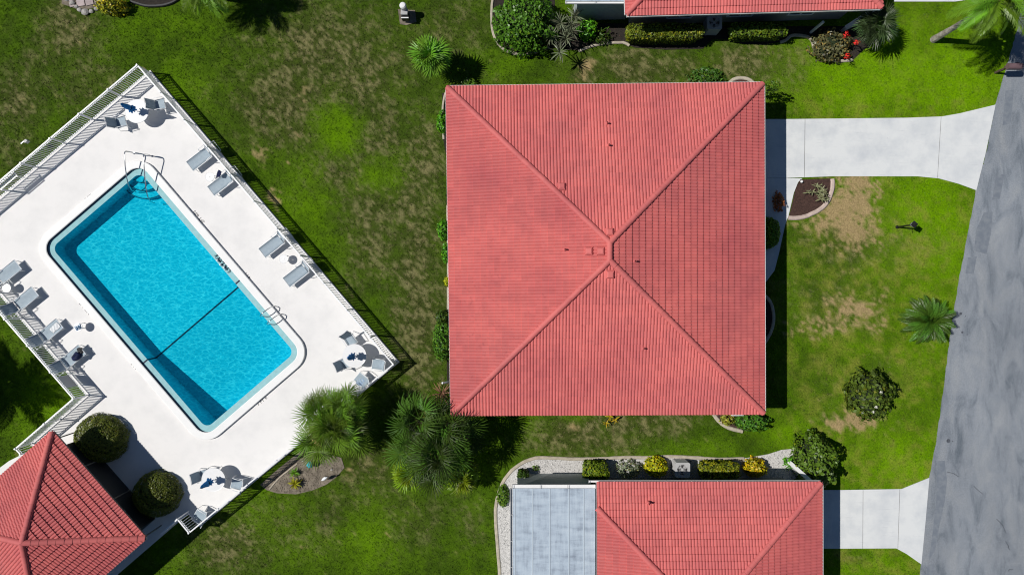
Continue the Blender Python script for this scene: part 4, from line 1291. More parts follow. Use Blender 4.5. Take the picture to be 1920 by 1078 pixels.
mb = MB(); mb.box((0, 0, 0.85), (0.16, 0.12, 0.22)); mb.build('housing', M['ac'], root)
mb = MB(); mb.tube([(0, 0, 0), (0, 0, 0.75)], 0.02, 8); mb.build('stem', M['steel'], root)
mb = MB(); mb.box((-0.12, 0.05, 0.93), (0.3, 0.05, 0.03)); mb.build('visor', M['alu'], root)

# ------------------------------------------------------------------ pool hardware
def handrail():
    root = empty('pool_handrail', G(262, 300) , 0, 'steel double handrail over the rounded pool steps', 'handrail')
    k = root.location
    for (a, b) in (((252, 288), (247, 357)), ((286.5, 293.5), (282, 378))):
        p, q = G(*a), G(*b); d = (q - p); d.normalize()
        pts = [p + Vector((0, 0, ZD)), p + Vector((0, 0, 0.55)), p + d * 0.03 + Vector((0, 0, 0.76)), p + d * 0.10 + Vector((0, 0, 0.86)), p + d * 0.22 + Vector((0, 0, 0.88)), p + d * 0.8 + Vector((0, 0, 0.74)), p + (q - p) * 0.72 + Vector((0, 0, 0.52)), p + (q - p) * 0.9 + Vector((0, 0, 0.30)), q + Vector((0, 0, 0.0)), q + d * 0.03 + Vector((0, 0, -0.42))]
        mb = MB(); mb.tube(pts, 0.026, 8); mb.build('rail', M['steel'], root, off=k, smooth=True)
        mb = MB(); mb.lathe([(0.055, ZD), (0.055, ZD + 0.02), (0.03, ZD + 0.03)], 12, (p.x, p.y, 0)); mb.build('foot_plate', M['steel'], root, off=k)
    p, q = G(252, 288), G(286.5, 293.5)
    mb = MB(); mb.tube([p + Vector((0, -0.06, 0.82)), (p + q) / 2 + Vector((0, -0.04, 0.83)), q + Vector((0, -0.06, 0.82))], 0.022, 8); mb.build('cross_rail', M['steel'], root, off=k, smooth=True)
handrail()
def ladder():
    nrm = Vector((0.759, 0.651, 0)); along = Vector((0.651, -0.759, 0))
    c = PS(781, T0 + 9)
    root = empty('pool_ladder', (c.x, c.y, 0), 0, 'steel pool ladder with two hoops on the side facing the long fence', 'ladder')
    k = root.location
    for s in (-0.27, 0.27):
        b = Vector((c.x, c.y, 0)) + along * s
        prof = [(-0.10, -0.9), (-0.10, -0.1), (-0.09, 0.35), (-0.03, 0.58), (0.10, 0.70), (0.26, 0.72), (0.46, 0.66), (0.62, 0.52), (0.70, 0.34), (0.72, ZD)]
        mb = MB(); mb.tube([b + nrm * u + Vector((0, 0, z)) for u, z in prof], 0.024, 8); mb.build('hoop', M['steel'], root, off=k, smooth=True)
    for z in (-0.22, -0.48, -0.74):
        mb = MB(); e = Vector((c.x, c.y, z)) - nrm * 0.10
        mb.bar(e - along * 0.27, e + along * 0.27, 0.09, 0.03); mb.build('tread', M['alu'], root, off=k)
ladder()
# dark tile line across the floor at the break of depth, up the walls and over the ledge
LS = 692.0; lw = 1.4
mb = MB()
pa = [PS(LS - lw, T0 + 11.5, depth(LS) + 0.006), PS(LS + lw, T0 + 11.5, depth(LS) + 0.006), PS(LS + lw, T1 - 11.5, depth(LS) + 0.006), PS(LS - lw, T1 - 11.5, depth(LS) + 0.006)]
mb.add(pa, [(0, 1, 2, 3)])
q0 = Vector((PB.x, -PB.y, 0)).normalized()
for (t, sg, tl) in ((T1 - 11.5, -1, T1 - 0.5), (T0 + 11.5, 1, T0 + 0.5)):
    e = q0 * 0.006 * sg
    mb.add([PS(LS - lw, t, depth(LS)) + e, PS(LS + lw, t, depth(LS)) + e, PS(LS + lw, t, ZL - 0.02) + e, PS(LS - lw, t, ZL - 0.02) + e], [(0, 1, 2, 3)])
    mb.add([PS(LS - lw, t, ZL - 0.004), PS(LS + lw, t, ZL - 0.004), PS(LS + lw, tl, ZL + 0.006), PS(LS - lw, tl, ZL + 0.006)], [(0, 1, 2, 3)])
mb.build('depth_line', M['rope'], basin)
root = empty('coiled_rope', PS(645, T0 + 5), 0, 'coiled dark rope with white floats lying on the pool ledge', 'rope')
k = root.location; mb = MB(); pts = []
for i in range(60):
    t = i / 59; s = 626 + 42 * t
    q = PS(s + 2.2 * math.sin(t * 42), T0 + 5 + 3.2 * math.cos(t * 31 + 1), ZL + 0.04 + 0.02 * math.sin(t * 50))
    pts.append(q)
mb.tube(pts, 0.017, 5); mb.build('rope', M['rope'], root, off=k, smooth=True)
for s, t in ((637, 8), (647, 9), (655, 7)):
    q = PS(s, T0 + t, ZL + 0.05); mb = MB()
    mb.lathe([(0.01, -0.07), (0.05, -0.05), (0.065, 0.0), (0.05, 0.05), (0.01, 0.07)], 12, q); mb.build('float', M['float'], root, off=k, smooth=True)

# ------------------------------------------------------------------ loungers
def sheet(mb, a, b, w, th, sag=0.02, n=6):
    """taut sling between two rails: from a to b (points in xz), width w, slight sag"""
    vs = []; fs = []
    A = Vector((a[0], 0, a[1])); B = Vector((b[0], 0, b[1])); d = (B - A).normalized(); nn = Vector((-d.z, 0, d.x))
    m = 4
    for lay in (0, 1):
        for i in range(n + 1):
            for j in range(m + 1):
                s = -4 * (j / m) * (1 - j / m) * sag
                p = A + (B - A) * (i / n) + nn * (s - lay * th) + Vector((0, (j / m - 0.5) * w, 0))
                vs.append(p)
    k = (n + 1) * (m + 1)
    for lay in (0, 1):
        for i in range(n):
            for j in range(m):
                q = lay * k + i * (m + 1) + j
                fs.append((q, q + 1, q + m + 2, q + m + 1))
    for i in range(n):
        fs.append((i * (m + 1), (i + 1) * (m + 1), k + (i + 1) * (m + 1), k + i * (m + 1)))
        fs.append((i * (m + 1) + m, (i + 1) * (m + 1) + m, k + (i + 1) * (m + 1) + m, k + i * (m + 1) + m))
    mb.add(vs, fs)
def make_lounger(angle):
    root = empty('sun_lounger', (0, 0, 0))
    ca, sa = math.cos(math.radians(angle)), math.sin(math.radians(angle))
    hx, hz, bl = 1.22, 0.36, 0.74
    top = (hx + bl * ca, hz + bl * sa)
    mb = MB(); sheet(mb, (0.02, 0.36), (hx - 0.01, hz), 0.60, 0.012, 0.025); mb.build('seat_sling', M['sling'], root, smooth=True)
    mb = MB(); sheet(mb, (hx + 0.02, hz + 0.02), top, 0.58, 0.012, 0.03); mb.build('back_sling', M['sling'], root, smooth=True)
    for s in (-1, 1):
        mb = MB(); mb.tube([(0, s * 0.31, 0.36), (hx, s * 0.31, hz), (1.78, s * 0.31, hz - 0.02)], 0.019, 8); mb.build('side_rail', M['alu'], root, smooth=True)
        mb = MB(); mb.tube([(hx, s * 0.29, hz), (top[0], s * 0.29, top[1])], 0.016, 8); mb.build('back_rail', M['alu'], root, smooth=True)
        mb = MB(); mb.tube([(hx - 0.32, s * 0.335, hz), (hx - 0.30, s * 0.345, hz + 0.18), (hx - 0.22, s * 0.35, hz + 0.235), (hx + 0.10, s * 0.35, hz + 0.245), (hx + 0.16, s * 0.335, hz + 0.20)], 0.016, 8); mb.build('armrest', M['alu'], root, smooth=True)
        mb = MB(); mb.tube([(0.16, s * 0.31, 0.35), (0.10, s * 0.32, 0)], 0.018, 8); mb.build('leg', M['alu'], root)
        mb = MB(); mb.tube([(1.56, s * 0.31, 0.35), (1.66, s * 0.32, 0)], 0.018, 8); mb.build('leg', M['alu'], root)
    for (x, z, w) in ((0, 0.36, .31), (1.78, hz - .02, .31), (top[0], top[1], .29)):
        mb = MB(); mb.tube([(x, -w, z), (x, w, z)], 0.018, 8); mb.build('cross_bar', M['alu'], root)
    return root
GRP = 'sun loungers on the pool deck'
protoA = make_lounger(66); protoB = make_lounger(54)
# foot-end centre (photograph pixels, at seat height), heading of foot -> head in degrees, label
LOUNGERS = [(protoA, 355.5, 312.5, 37.5, 'grey lounger by the long fence, closest to the fence corner'),
            (protoA, 395, 359, 37.5, 'grey lounger by the long fence with dark clothes lying beside its backrest'),
            (protoA, 491, 475, 37.5, 'grey lounger by the long fence, just above the small round side table'),
            (protoA, 536.5, 530, 37.5, 'grey lounger by the long fence, closest to the pool ladder'),
            (protoB, 34, 496, 218, 'bare grey lounger half cut off by the left edge of the photo'),
            (protoB, 66, 546, 219, 'bare grey lounger facing the pool beside a small round table, below the cut off one'),
            (protoB, 112, 606, 219, 'grey lounger with a white towel on its foot end'),
            (protoB, 154, 655, 219, 'grey lounger with a navy bag on its foot end')]
seen_p = set(); LOC = []
for (pr, px, py, ang, lab) in LOUNGERS:
    o = pr if pr not in seen_p else copy_tree(pr)
    seen_p.add(pr)
    p = G(px, py, 0.36 + ZD)
    o.location = (p.x, p.y, ZD); o.rotation_euler = (0, 0, math.radians(ang)); tag(o, lab, 'sun lounger', GRP); LOC.append((p, math.radians(ang)))

def on(i, x, y, z):
    p, a = LOC[i]
    return Vector((p.x + x * math.cos(a) - y * math.sin(a), p.y + x * math.sin(a) + y * math.cos(a), z)), a
def cloth(name, label, cat, loc, rz, lx, ly, h, m, seed=1, folds=3):
    """soft rumpled cloth lying on something: thick and wrinkled"""
    r = random.Random(seed); nx, ny = 12, 10; vs = []; fs = []
    for lay in (0, 1):
        for i in range(nx + 1):
            for j in range(ny + 1):
                u, v = i / nx - .5, j / ny - .5
                edge = 1 + 0.10 * math.sin(7 * u + seed) * math.cos(5 * v + seed)
                z = h * (0.55 + 0.45 * math.sin(folds * 6.28 * u + 2.2 * math.sin(5 * v + seed))) * (1 - (2 * u) ** 4 * .6) * (1 - (2 * v) ** 4 * .6)
                vs.append((u * lx * edge, v * ly * edge + 0.05 * math.sin(6 * u + seed) * ly, (z + 0.012) if lay == 0 else 0.0))
    k = (nx + 1) * (ny + 1)
    for lay in (0, 1):
        for i in range(nx):
            for j in range(ny):
                q = lay * k + i * (ny + 1) + j; fs.append((q, q + 1, q + ny + 2, q + ny + 1))
    rim = [j for j in range(ny + 1)] + [i * (ny + 1) + ny for i in range(1, nx + 1)] + [nx * (ny + 1) + j for j in range(ny - 1, -1, -1)] + [i * (ny + 1) for i in range(nx - 1, 0, -1)]
    for a, b in zip(rim, rim[1:] + rim[:1]): fs.append((a, b, b + k, a + k))
    mb = MB(); mb.add(vs, fs)
    o = mb.build(name, m, None, smooth=True); o.location = loc; o.rotation_euler = (0, 0, rz)
    return tag(o, label, cat)
zs = ZD + 0.36
p, a = on(6, 0.34, 0.02, zs - 0.012); cloth('towel', 'white towel folded on the foot end of a lounger', 'towel', p, a + 0.15, 0.52, 0.30, 0.05, M['towel'], 3)
p, a = on(7, 0.42, 0.12, zs - 0.01)
root = empty('beach_bag', p, a + 0.2, 'navy bag lying on the foot end of the lounger nearest the clubhouse', 'bag')
mb = MB(); vs = []; fs = []
for i, (r, z) in enumerate(((0.10, 0.0), (0.20, 0.02), (0.22, 0.09), (0.19, 0.16), (0.12, 0.19), (0.03, 0.185))):
    for kk in range(14):
        an = 6.283 * kk / 14; rr = r * (1 + 0.13 * math.sin(3 * an + i) + 0.07 * math.sin(5 * an))
        vs.append((rr * 1.15 * math.cos(an), rr * 0.9 * math.sin(an), z))
for i in range(5):
    for kk in range(14): fs.append((i * 14 + kk, i * 14 + (kk + 1) % 14, (i + 1) * 14 + (kk + 1) % 14, (i + 1) * 14 + kk))
fs.append(tuple(range(14))[::-1]); fs.append(tuple(70 + kk for kk in range(14)))
mb.add(vs, fs); mb.build('bag_body', M['navy'], root, smooth=True)
for s in (-1, 1):
    mb = MB(); mb.tube([(-0.10, s * 0.05, 0.17), (-0.07, s * 0.08, 0.25), (0.03, s * 0.09, 0.27), (0.10, s * 0.05, 0.18)], 0.012, 6); mb.build('handle', M['black'], root, smooth=True)
p, a = on(7, 0.12, -0.02, zs - 0.01); cloth('folded_shirt', 'black shirt bundled at the very foot of the bag lounger', 'shirt', p, a + 0.9, 0.30, 0.26, 0.09, M['black_plastic'], 6)
p, a = on(1, 0.95, 0.36, zs + 0.23); cloth('dark_clothes', 'dark clothes over the armrest of the second lounger from the fence corner', 'clothes', p, a + 0.6, 0.34, 0.20, 0.07, M['navy'], 8)

# ------------------------------------------------------------------ tables
def make_table(r, z, name, legs=4):
    root = empty(name, (0, 0, 0))
    mb = MB(); mb.lathe([(0.03, z - 0.012), (r - 0.03, z - 0.012), (r - 0.005, z - 0.022), (r, z - 0.006), (r - 0.008, z + 0.004), (r - 0.03, z), (0.03, z)], 40, (0, 0, 0), False, False)
    mb.build('table_top', M['table'], root, smooth=False)
    mb = MB(); mb.lathe([(0.03, z - 0.012), (0.05, z - 0.02), (0.05, z + 0.006), (0.024, z + 0.006), (0.024, z - 0.012)], 16, (0, 0, 0), False, False); mb.build('centre_ring', M['alu'], root)
    for i in range(legs):
        a = 6.283 * i / legs + 0.6
        mb = MB(); mb.tube([(r * 0.72 * math.cos(a), r * 0.72 * math.sin(a), z - 0.02), (r * 0.66 * math.cos(a), r * 0.66 * math.sin(a), z * 0.5), (r * 0.82 * math.cos(a), r * 0.82 * math.sin(a), 0)], 0.016, 6); mb.build('leg', M['alu'], root, smooth=True)
    return root
def make_umbrella():
    root = empty('patio_umbrella', (0, 0, 0))
    mb = MB(); mb.tube([(0, 0, 0.05), (0, 0, 2.18)], 0.019, 10); mb.build('pole', M['alu'], root)
    mb = MB(); mb.lathe([(0.25, 0), (0.25, 0.03), (0.20, 0.06), (0.05, 0.075), (0.035, 0.28), (0.022, 0.28)], 24, (0, 0, 0)); mb.build('base', M['alu'], root)
    mb = MB(); vs = []; fs = []; ng = 32
    prof = ((2.17, 0.015), (2.10, 0.045), (1.95, 0.07), (1.70, 0.095), (1.50, 0.115), (1.38, 0.08), (1.34, 0.082), (1.20, 0.15), (1.10, 0.17), (1.07, 0.14))
    for i, (z, r) in enumerate(prof):
        for k in range(ng):
            a = 6.283 * k / ng; f = 1 + (0.32 if r > 0.06 else 0.1) * math.sin(8 * a + 0.25 * i) + 0.12 * math.sin(3 * a + i)
            vs.append((r * f * math.cos(a), r * f * math.sin(a), z + (0.03 * math.sin(8 * a) if i > 7 else 0)))
    for i in range(len(prof) - 1):
        for k in range(ng): fs.append((i * ng + k, i * ng + (k + 1) % ng, (i + 1) * ng + (k + 1) % ng, (i + 1) * ng + k))
    fs.append(tuple(range(ng))); mb.add(vs, fs); mb.build('canopy', M['blue'], root, smooth=True)
    mb = MB(); mb.tube([(0.098 * math.cos(6.283 * k / 12), 0.098 * math.sin(6.283 * k / 12), 1.36) for k in range(12)], 0.018, 5, closed=True); mb.build('strap', M['navy'], root)
    mb = MB(); mb.lathe([(0.025, 2.16), (0.03, 2.2), (0.012, 2.24)], 10); mb.build('finial', M['alu'], root)
    return root
tab = make_table(0.61, 0.72, 'round_table'); umb = make_umbrella()
TABLES = [(256.4, 209, 'in the upper corner of the fence'), (664.5, 667, 'near the end of the pool by the fan palm'), (400, 899, 'between the topiary and the lower fence')]
for i, (px, py, where) in enumerate(TABLES):
    p = G(px, py, 0.72 + ZD)
    t = tab if i == 0 else copy_tree(tab); t.location = (p.x, p.y, ZD); t.rotation_euler = (0, 0, 0.4 * i)
    tag(t, 'round white umbrella table ' + where, 'table', 'round white tables on the pool deck')
    u = umb if i == 0 else copy_tree(umb); u.location = (p.x, p.y, ZD); u.rotation_euler = (0, 0, 1.1 * i)
    tag(u, 'closed blue umbrella through the table ' + where, 'umbrella', 'closed blue umbrellas')
st = make_table(0.235, 0.46, 'side_table', 3)
for i, (px, py, lab) in enumerate(((393, 332, 'small round white side table between the two loungers near the fence corner'), (531.5, 485.5, 'small round white side table between the two loungers facing the ladder'),
                                   (12, 540, 'small round white side table at the left edge of the photo'), (146, 613, 'small white side table with a blue and white cloth on it'))):
    p = G(px, py, 0.46 + ZD); t = st if i == 0 else copy_tree(st); t.location = (p.x, p.y, ZD); t.rotation_euler = (0, 0, i)
    tag(t, lab, 'side table', 'small side tables between the loungers')
p = G(146, 613, 0.46 + ZD)
cloth('striped_cloth', 'blue and white cloth crumpled on the small side table', 'cloth', (p.x + 0.02, p.y - 0.02, ZD + 0.465), 0.5, 0.30, 0.24, 0.08, mat('blue_white_cloth', (0.7, 0.76, 0.82), 0.9, col2=(0.06, 0.16, 0.30), scale=9, lo=0.42, hi=0.55), 4)
p = G(192, 599, 0)
root = empty('sandals', (p.x, p.y, ZD), 0.9, 'pair of dark green flip flops left on the deck by the pool edge', 'sandals')
for s in (-1, 1):
    mb = MB(); mb.prism([(0.03 * math.cos(a) * (1.3 if math.cos(a) > 0 else 1) * 1.5 + 0, s * 0.07 + 0.045 * math.sin(a)) if False else (0.13 * math.cos(a), s * 0.08 + (0.048 + 0.01 * math.cos(a)) * math.sin(a)) for a in [6.283 * i / 14 for i in range(14)]], 0.0, 0.022)
    so = mb.build('sandal', mat('dark_green_rubber', (0.04, 0.09, 0.06), 0.7) if s < 0 else bpy.data.materials['dark_green_rubber'], root)
    mb = MB(); mb.tube([(-0.01, s * 0.08 - 0.045, 0.02), (0.04, s * 0.08 - 0.012, 0.05), (0.085, s * 0.08, 0.022), (0.04, s * 0.08 + 0.012, 0.05), (-0.01, s * 0.08 + 0.045, 0.02)], 0.007, 5); mb.build('strap', M['black'], so)

# ------------------------------------------------------------------ chairs
def make_chair():
    root = empty('patio_chair', (0, 0, 0))
    mb = MB(); sheet(mb, (0.27, 0.44), (-0.22, 0.40), 0.50, 0.012, 0.03); mb.build('seat_sling', M['sling'], root, smooth=True)
    mb = MB(); sheet(mb, (-0.24, 0.43), (-0.46, 0.98), 0.50, 0.012, 0.03); mb.build('back_sling', M['sling'], root, smooth=True)
    for s in (-1, 1):
        y = s * 0.265
        mb = MB(); mb.tube([(0.28, y, 0.44), (-0.23, y, 0.40), (-0.47, y, 1.0)], 0.016, 8); mb.build('side_frame', M['alu'], root, smooth=True)
        mb = MB(); mb.tube([(0.26, y + s * .03, 0.0), (0.25, y + s * .03, 0.58), (0.20, y + s * .03, 0.635), (0.05, y + s * .03, 0.65), (-0.33, y + s * .03, 0.66)], 0.016, 8); mb.build('armrest', M['alu'], root, smooth=True)
        mb = MB(); mb.tube([(-0.20, y + s * .02, 0.42), (-0.34, y + s * .03, 0.0)], 0.016, 8); mb.build('leg', M['alu'], root)
    for (x, z) in ((0.28, 0.44), (-0.47, 1.0)):
        mb = MB(); mb.tube([(x, -0.265, z), (x, 0.265, z)], 0.015, 8); mb.build('cross_bar', M['alu'], root)
    return root
chair = make_chair()
# seat centre px, facing degrees (0 = right)
CHAIRS = [(299, 196, 10, 'patio chair right of the corner umbrella table, turned away from it'), (226, 229, 15, 'patio chair left of the corner umbrella table by the fence rail shadows'),
          (657, 638, -55, 'patio chair on the pool ladder side of the fan palm umbrella table'), (648, 680, 25, 'patio chair with a dark shaded back, left of the fan palm umbrella table'),
          (708, 683, 172, 'pale patio chair in the fence corner by the fan palm umbrella table'), (677, 711, 140, 'patio chair with a blue towel beside the fan palm fronds'),
          (383, 890, 12, 'patio chair with a dark shaded back, tucked under the lower umbrella table'), (444, 907, 165, 'patio chair between the lower umbrella table and the fence'),
          (375, 966, 150, 'patio chair in the fence nook below the lower umbrella table')]
for i, (px, py, ang, lab) in enumerate(CHAIRS):
    c = chair if i == 0 else copy_tree(chair)
    p = G(px, py, 0.45 + ZD); c.location = (p.x, p.y, ZD); c.rotation_euler = (0, 0, math.radians(ang)); tag(c, lab, 'chair', 'patio chairs at the umbrella tables')
p = G(676, 715, 0.5); cloth('blue_towel', 'pale blue towel over the chair beside the fan palm fronds', 'towel', (p.x, p.y, ZD + 0.415), 0.9, 0.42, 0.34, 0.06, mat('blue_towel', (0.16, 0.24, 0.38), 0.9, col2=(0.42, 0.52, 0.64), scale=6), 9)

# ------------------------------------------------------------------ air conditioners, lamp post, letter boxes, meter pedestal
def ac_unit(px, py, zt, label, rz):
    p = G(px, py, zt); root = empty('air_conditioner', (p.x, p.y, 0), rz, label, 'air conditioner', 'air conditioners beside the houses')
    oc = [(-.37, -.31), (-.31, -.37), (.31, -.37), (.37, -.31), (.37, .31), (.31, .37), (-.31, .37), (-.37, .31)]
    mb = MB(); mb.add([(x, y, z) for z in (0.03, zt - 0.03) for x, y in oc], [(i, (i + 1) % 8, (i + 1) % 8 + 8, i + 8) for i in range(8)])
    mb.build('casing', M['ac'], root)
    for i in range(8):
        z = 0.12 + i * (zt - 0.26) / 7
        mb = MB(); mb.prism([(-.378, -.314), (-.314, -.378), (.314, -.378), (.378, -.314), (.378, .314), (.314, .378), (-.314, .378), (-.378, .314)], z, z + 0.035, True); mb.build('louvre', M['ac'], root)
    mb = MB(); mb.add([(x * 1.02, y * 1.02, z) for z in (zt - .05, zt) for x, y in oc] + [(0.29 * math.cos(math.pi / 8 * (2 * i - 6.5 + 0)), 0.29 * math.sin(math.pi / 8 * (2 * i - 6.5)), z) for z in (zt, zt - .13) for i in range(8)], [(i, (i + 1) % 8, (i + 1) % 8 + 8, i + 8) for i in range(8)] + [(i + 8, (i + 1) % 8 + 8, (i + 1) % 8 + 16, i + 16) for i in range(8)] + [(i + 16, (i + 1) % 8 + 16, (i + 1) % 8 + 24, i + 24) for i in range(8)]); mb.build('top_cover', M['ac'], root)
    mb = MB(); mb.lathe([(0.28, zt - 0.12), (0.01, zt - 0.12)], 24, (0, 0, 0), True, False); mb.build('fan_well', M['black'], root)
    for i in range(4):
        a = 6.283 * i / 4; mb = MB(); u = Vector((math.cos(a), math.sin(a), 0)); v = Vector((-u.y, u.x, 0))
        mb.add([u * .05 - v * .03 + Vector((0, 0, zt - .10)), u * .25 - v * .09 + Vector((0, 0, zt - .105)), u * .25 + v * .07 + Vector((0, 0, zt - .075)), u * .05 + v * .03 + Vector((0, 0, zt - .085))], [(0, 1, 2, 3)])
        mb.build('fan_blade', M['black_plastic'], root)
    for r in (0.10, 0.17, 0.24):
        mb = MB(); mb.tube([(r * math.cos(6.283 * k / 20), r * math.sin(6.283 * k / 20), zt - 0.012) for k in range(20)], 0.007, 4, closed=True); mb.build('guard_ring', M['ac'], root)
    mb = MB(); mb.lathe([(0.075, zt - 0.09), (0.075, zt - 0.06), (0.02, zt - 0.05)], 12); mb.build('fan_hub', M['ac'], root)
    return root
ac_unit(1280, 881, 0.85, 'grey air conditioner between the clipped hedges of the lower house', 0)
ac_unit(1340, 42, 0.85, 'air conditioner in the shade between two hedges of the upper house', 0)
mb = MB(); p0, p1 = G(1272, 864, 0.3), G(1296, 864, 0.3)
mb.tube([p0 * 1, p1 * 1], 0.016, 6); mb.tube([p1, p1 + Vector((0, -0.15, -0.2))], 0.016, 6)
tag(mb.build('conduit', M['black'], None), 'thin pipe behind the air conditioner of the lower house', 'pipe')

def lamp_post():
    p = G(1682, 426); root = empty('lamp_post', (p.x, p.y, 0), 0.1, 'black lamp post with a square lantern on the front lawn', 'lamp post')
    mb = MB(); mb.lathe([(0.09, 0), (0.09, 0.04), (0.045, 0.10), (0.036, 1.22), (0.06, 1.26)], 12); mb.build('post', M['black'], root)
    mb = MB(); mb.lathe([(0.09, 1.26), (0.12, 1.29), (0.125, 1.31)], 4); mb.build('lantern_base', M['black'], root)
    mb = MB(); mb.lathe([(0.105, 1.31), (0.135, 1.52)], 4); mb.build('lantern_glass', M['glass'], root)
    for i in range(4):
        a = 6.283 * i / 4; mb = MB(); mb.tube([(0.112 * math.cos(a), 0.112 * math.sin(a), 1.31), (0.142 * math.cos(a), 0.142 * math.sin(a), 1.53)], 0.010, 5); mb.build('lantern_bar', M['black'], root)
    mb = MB(); mb.lathe([(0.19, 1.525), (0.19, 1.545), (0.09, 1.62), (0.05, 1.63), (0.05, 1.67), (0.015, 1.70)], 4); mb.build('lantern_cap', M['black'], root)
    mb = MB(); mb.tube([(0, 0.0, 1.05), (0.0, -0.24, 1.05)], 0.012, 6); mb.build('ladder_bar', M['black'], root)
lamp_post()
def mailbox():
    p = G(1866, 137); root = empty('mailbox', (p.x, p.y, 0), 0.0, 'brown mauve mailbox on a post at the road edge below the leaning palm shadow', 'mailbox')
    mb = MB(); mb.box((0, 0, 0.48), (0.10, 0.10, 0.96)); mb.build('post', M['bark_dark'], root)
    mb = MB(); mb.box((0.10, 0, 0.90), (0.55, 0.14, 0.05)); mb.build('arm', M['bark_dark'], root)
    mb = MB(); vs = []; fs = []
    pr = [(-0.15, 0.93), (0.15, 0.93), (0.15, 1.08)] + [(0.15 * math.cos(a), 1.08 + 0.12 * math.sin(a)) for a in [math.pi * i / 8 for i in range(1, 8)]] + [(-0.15, 1.08)]
    n = len(pr)
    for x in (-0.12, 0.56): vs += [(x, y, z) for y, z in pr]
    fs = [(i, (i + 1) % n, (i + 1) % n + n, i + n) for i in range(n)] + [tuple(range(n))[::-1]]
    mb.add(vs, fs); mb.build('box', M['mauve'], root)
    mb = MB(); mb.add([(0.565, y * 0.97, z) for y, z in pr] + [(0.585, y * 0.97, z) for y, z in pr], [(i, (i + 1) % n, (i + 1) % n + n, i + n) for i in range(n)] + [tuple(range(n, 2 * n))]); dr = mb.build('door', M['mauve'], root)
    mb = MB(); mb.box((0.60, 0, 1.14), (0.03, 0.05, 0.02)); mb.build('handle', M['black'], dr)
    mb = MB(); mb.box((0.35, 0.165, 1.12), (0.16, 0.012, 0.05)); mb.build('flag', M['black'], root)
mailbox()
def pedestal():
    p = G(762, 30); root = empty('meter_pedestal', (p.x, p.y, 0), 0, 'grey utility pedestal with a white cap and dark meter box on a bare patch', 'utility box')
    mb = MB(); mb.tube([(-0.02, 0.10, 0), (-0.02, 0.10, 1.0)], 0.16, 14); mb.build('tank', M['ac'], root, smooth=False)
    mb = MB(); mb.lathe([(0.17, 1.0), (0.17, 1.06), (0.12, 1.12), (0.02, 1.13)], 16, (-0.02, 0.10, 0)); mb.build('cap', M['white'], root)
    mb = MB(); mb.box((0.02, -0.22, 0.42), (0.36, 0.30, 0.5)); mb.build('meter_box', M['black_plastic'], root)
    mb = MB(); mb.box((0.02, -0.37, 0.65), (0.38, 0.05, 0.05)); mb.build('lid_rim', M['white'], root)
    mb = MB(); mb.box((0.0, -0.10, 0.72), (0.34, 0.34, 0.06), Matrix.Rotation(-0.4, 3, 'X')); mb.build('cover', M['ac'], root)
pedestal()
# white leaning pipe and the small things in the beds
p, q = G(1521.5, 60, 0.1), G(1543.5, 42, 1.15)
mb = MB(); mb.tube([(p.x, p.y, 0.0), (q.x, q.y, 1.15)], 0.075, 12); tag(mb.build('leaning_pipe', M['white'], smooth=False), 'short white pipe leaning in the shade beside the red flowered bush', 'pipe')
p = G(1502, 341, 0.1)
root = empty('landscape_light', (p.x, p.y, 0), 0, 'tiny white path light at the corner of the mulch bed', 'garden light')
mb = MB(); mb.tube([(0, 0, 0), (0, 0, 0.16)], 0.02, 8); mb.build('stem', M['steel'], root)
mb = MB(); mb.lathe([(0.05, 0.16), (0.07, 0.17), (0.06, 0.21), (0.02, 0.22)], 12); mb.build('cap', M['white'], root)
p = G(582, 870, 0.25); root = empty('gazing_ball', (p.x, p.y, 0), 0, 'turquoise ball on a short stand at the foot of the fan palm', 'ornament')
mb = MB(); mb.lathe([(0.17 * math.cos(a), 0.34 + 0.17 * math.sin(a)) for a in [-1.5 + 3.0 * i / 10 for i in range(11)]], 18); mb.build('ball', M['cyan'], root, smooth=True)
mb = MB(); mb.lathe([(0.09, 0), (0.05, 0.06), (0.05, 0.14), (0.09, 0.19)], 12); mb.build('stand', M['stone'], root)
p = G(612, 893); root = empty('bird_statue', (p.x, p.y, 0), math.radians(35), 'small pale heron ornament standing on the bed under the fan palm', 'ornament')
mb = MB(); mb.tube([(-0.20, 0, 0.34), (-0.08, 0, 0.40), (0.05, 0, 0.42), (0.13, 0, 0.47), (0.15, 0, 0.60), (0.20, 0, 0.66), (0.30, 0, 0.65)], [0.015, 0.07, 0.085, 0.05, 0.028, 0.035, 0.008], 10); mb.build('body', M['towel'], root, smooth=True)
for s in (-1, 1):
    mb = MB(); mb.tube([(0.0, s * 0.03, 0.36), (0.01, s * 0.03, 0.02)], 0.010, 5); mb.build('leg', M['black'], root)
ROCKS = [(150, 20, .12), (161, 24, .17), (172, 22, .12), (144, 13, .1), (181, 18, .11), (136, 7, .13), (126, 0, .12), (575, 866, .07), (568, 863, .06), (1512, 866, .13), (1520, 871, .1), (622, 880, .06)]
ROCK_L = ['pale stone just left of the biggest one below the paver patio', 'biggest pale stone below the paver patio', 'pale stone just right of the biggest one below the paver patio', 'smallest pale stone at the lower left patio corner', 'pale stone at the lower right corner of the paver patio', 'pale stone on the left side of the paver patio', 'pale stone left of the paver patio, cut by the top edge',
  'small stone touching the turquoise ball', 'tiny stone between the turquoise ball and the fence', 'larger white stone in the gravel between wing wall and round tree', 'smaller white stone in the gravel under the round tree', 'tiny stone near the pale heron ornament']
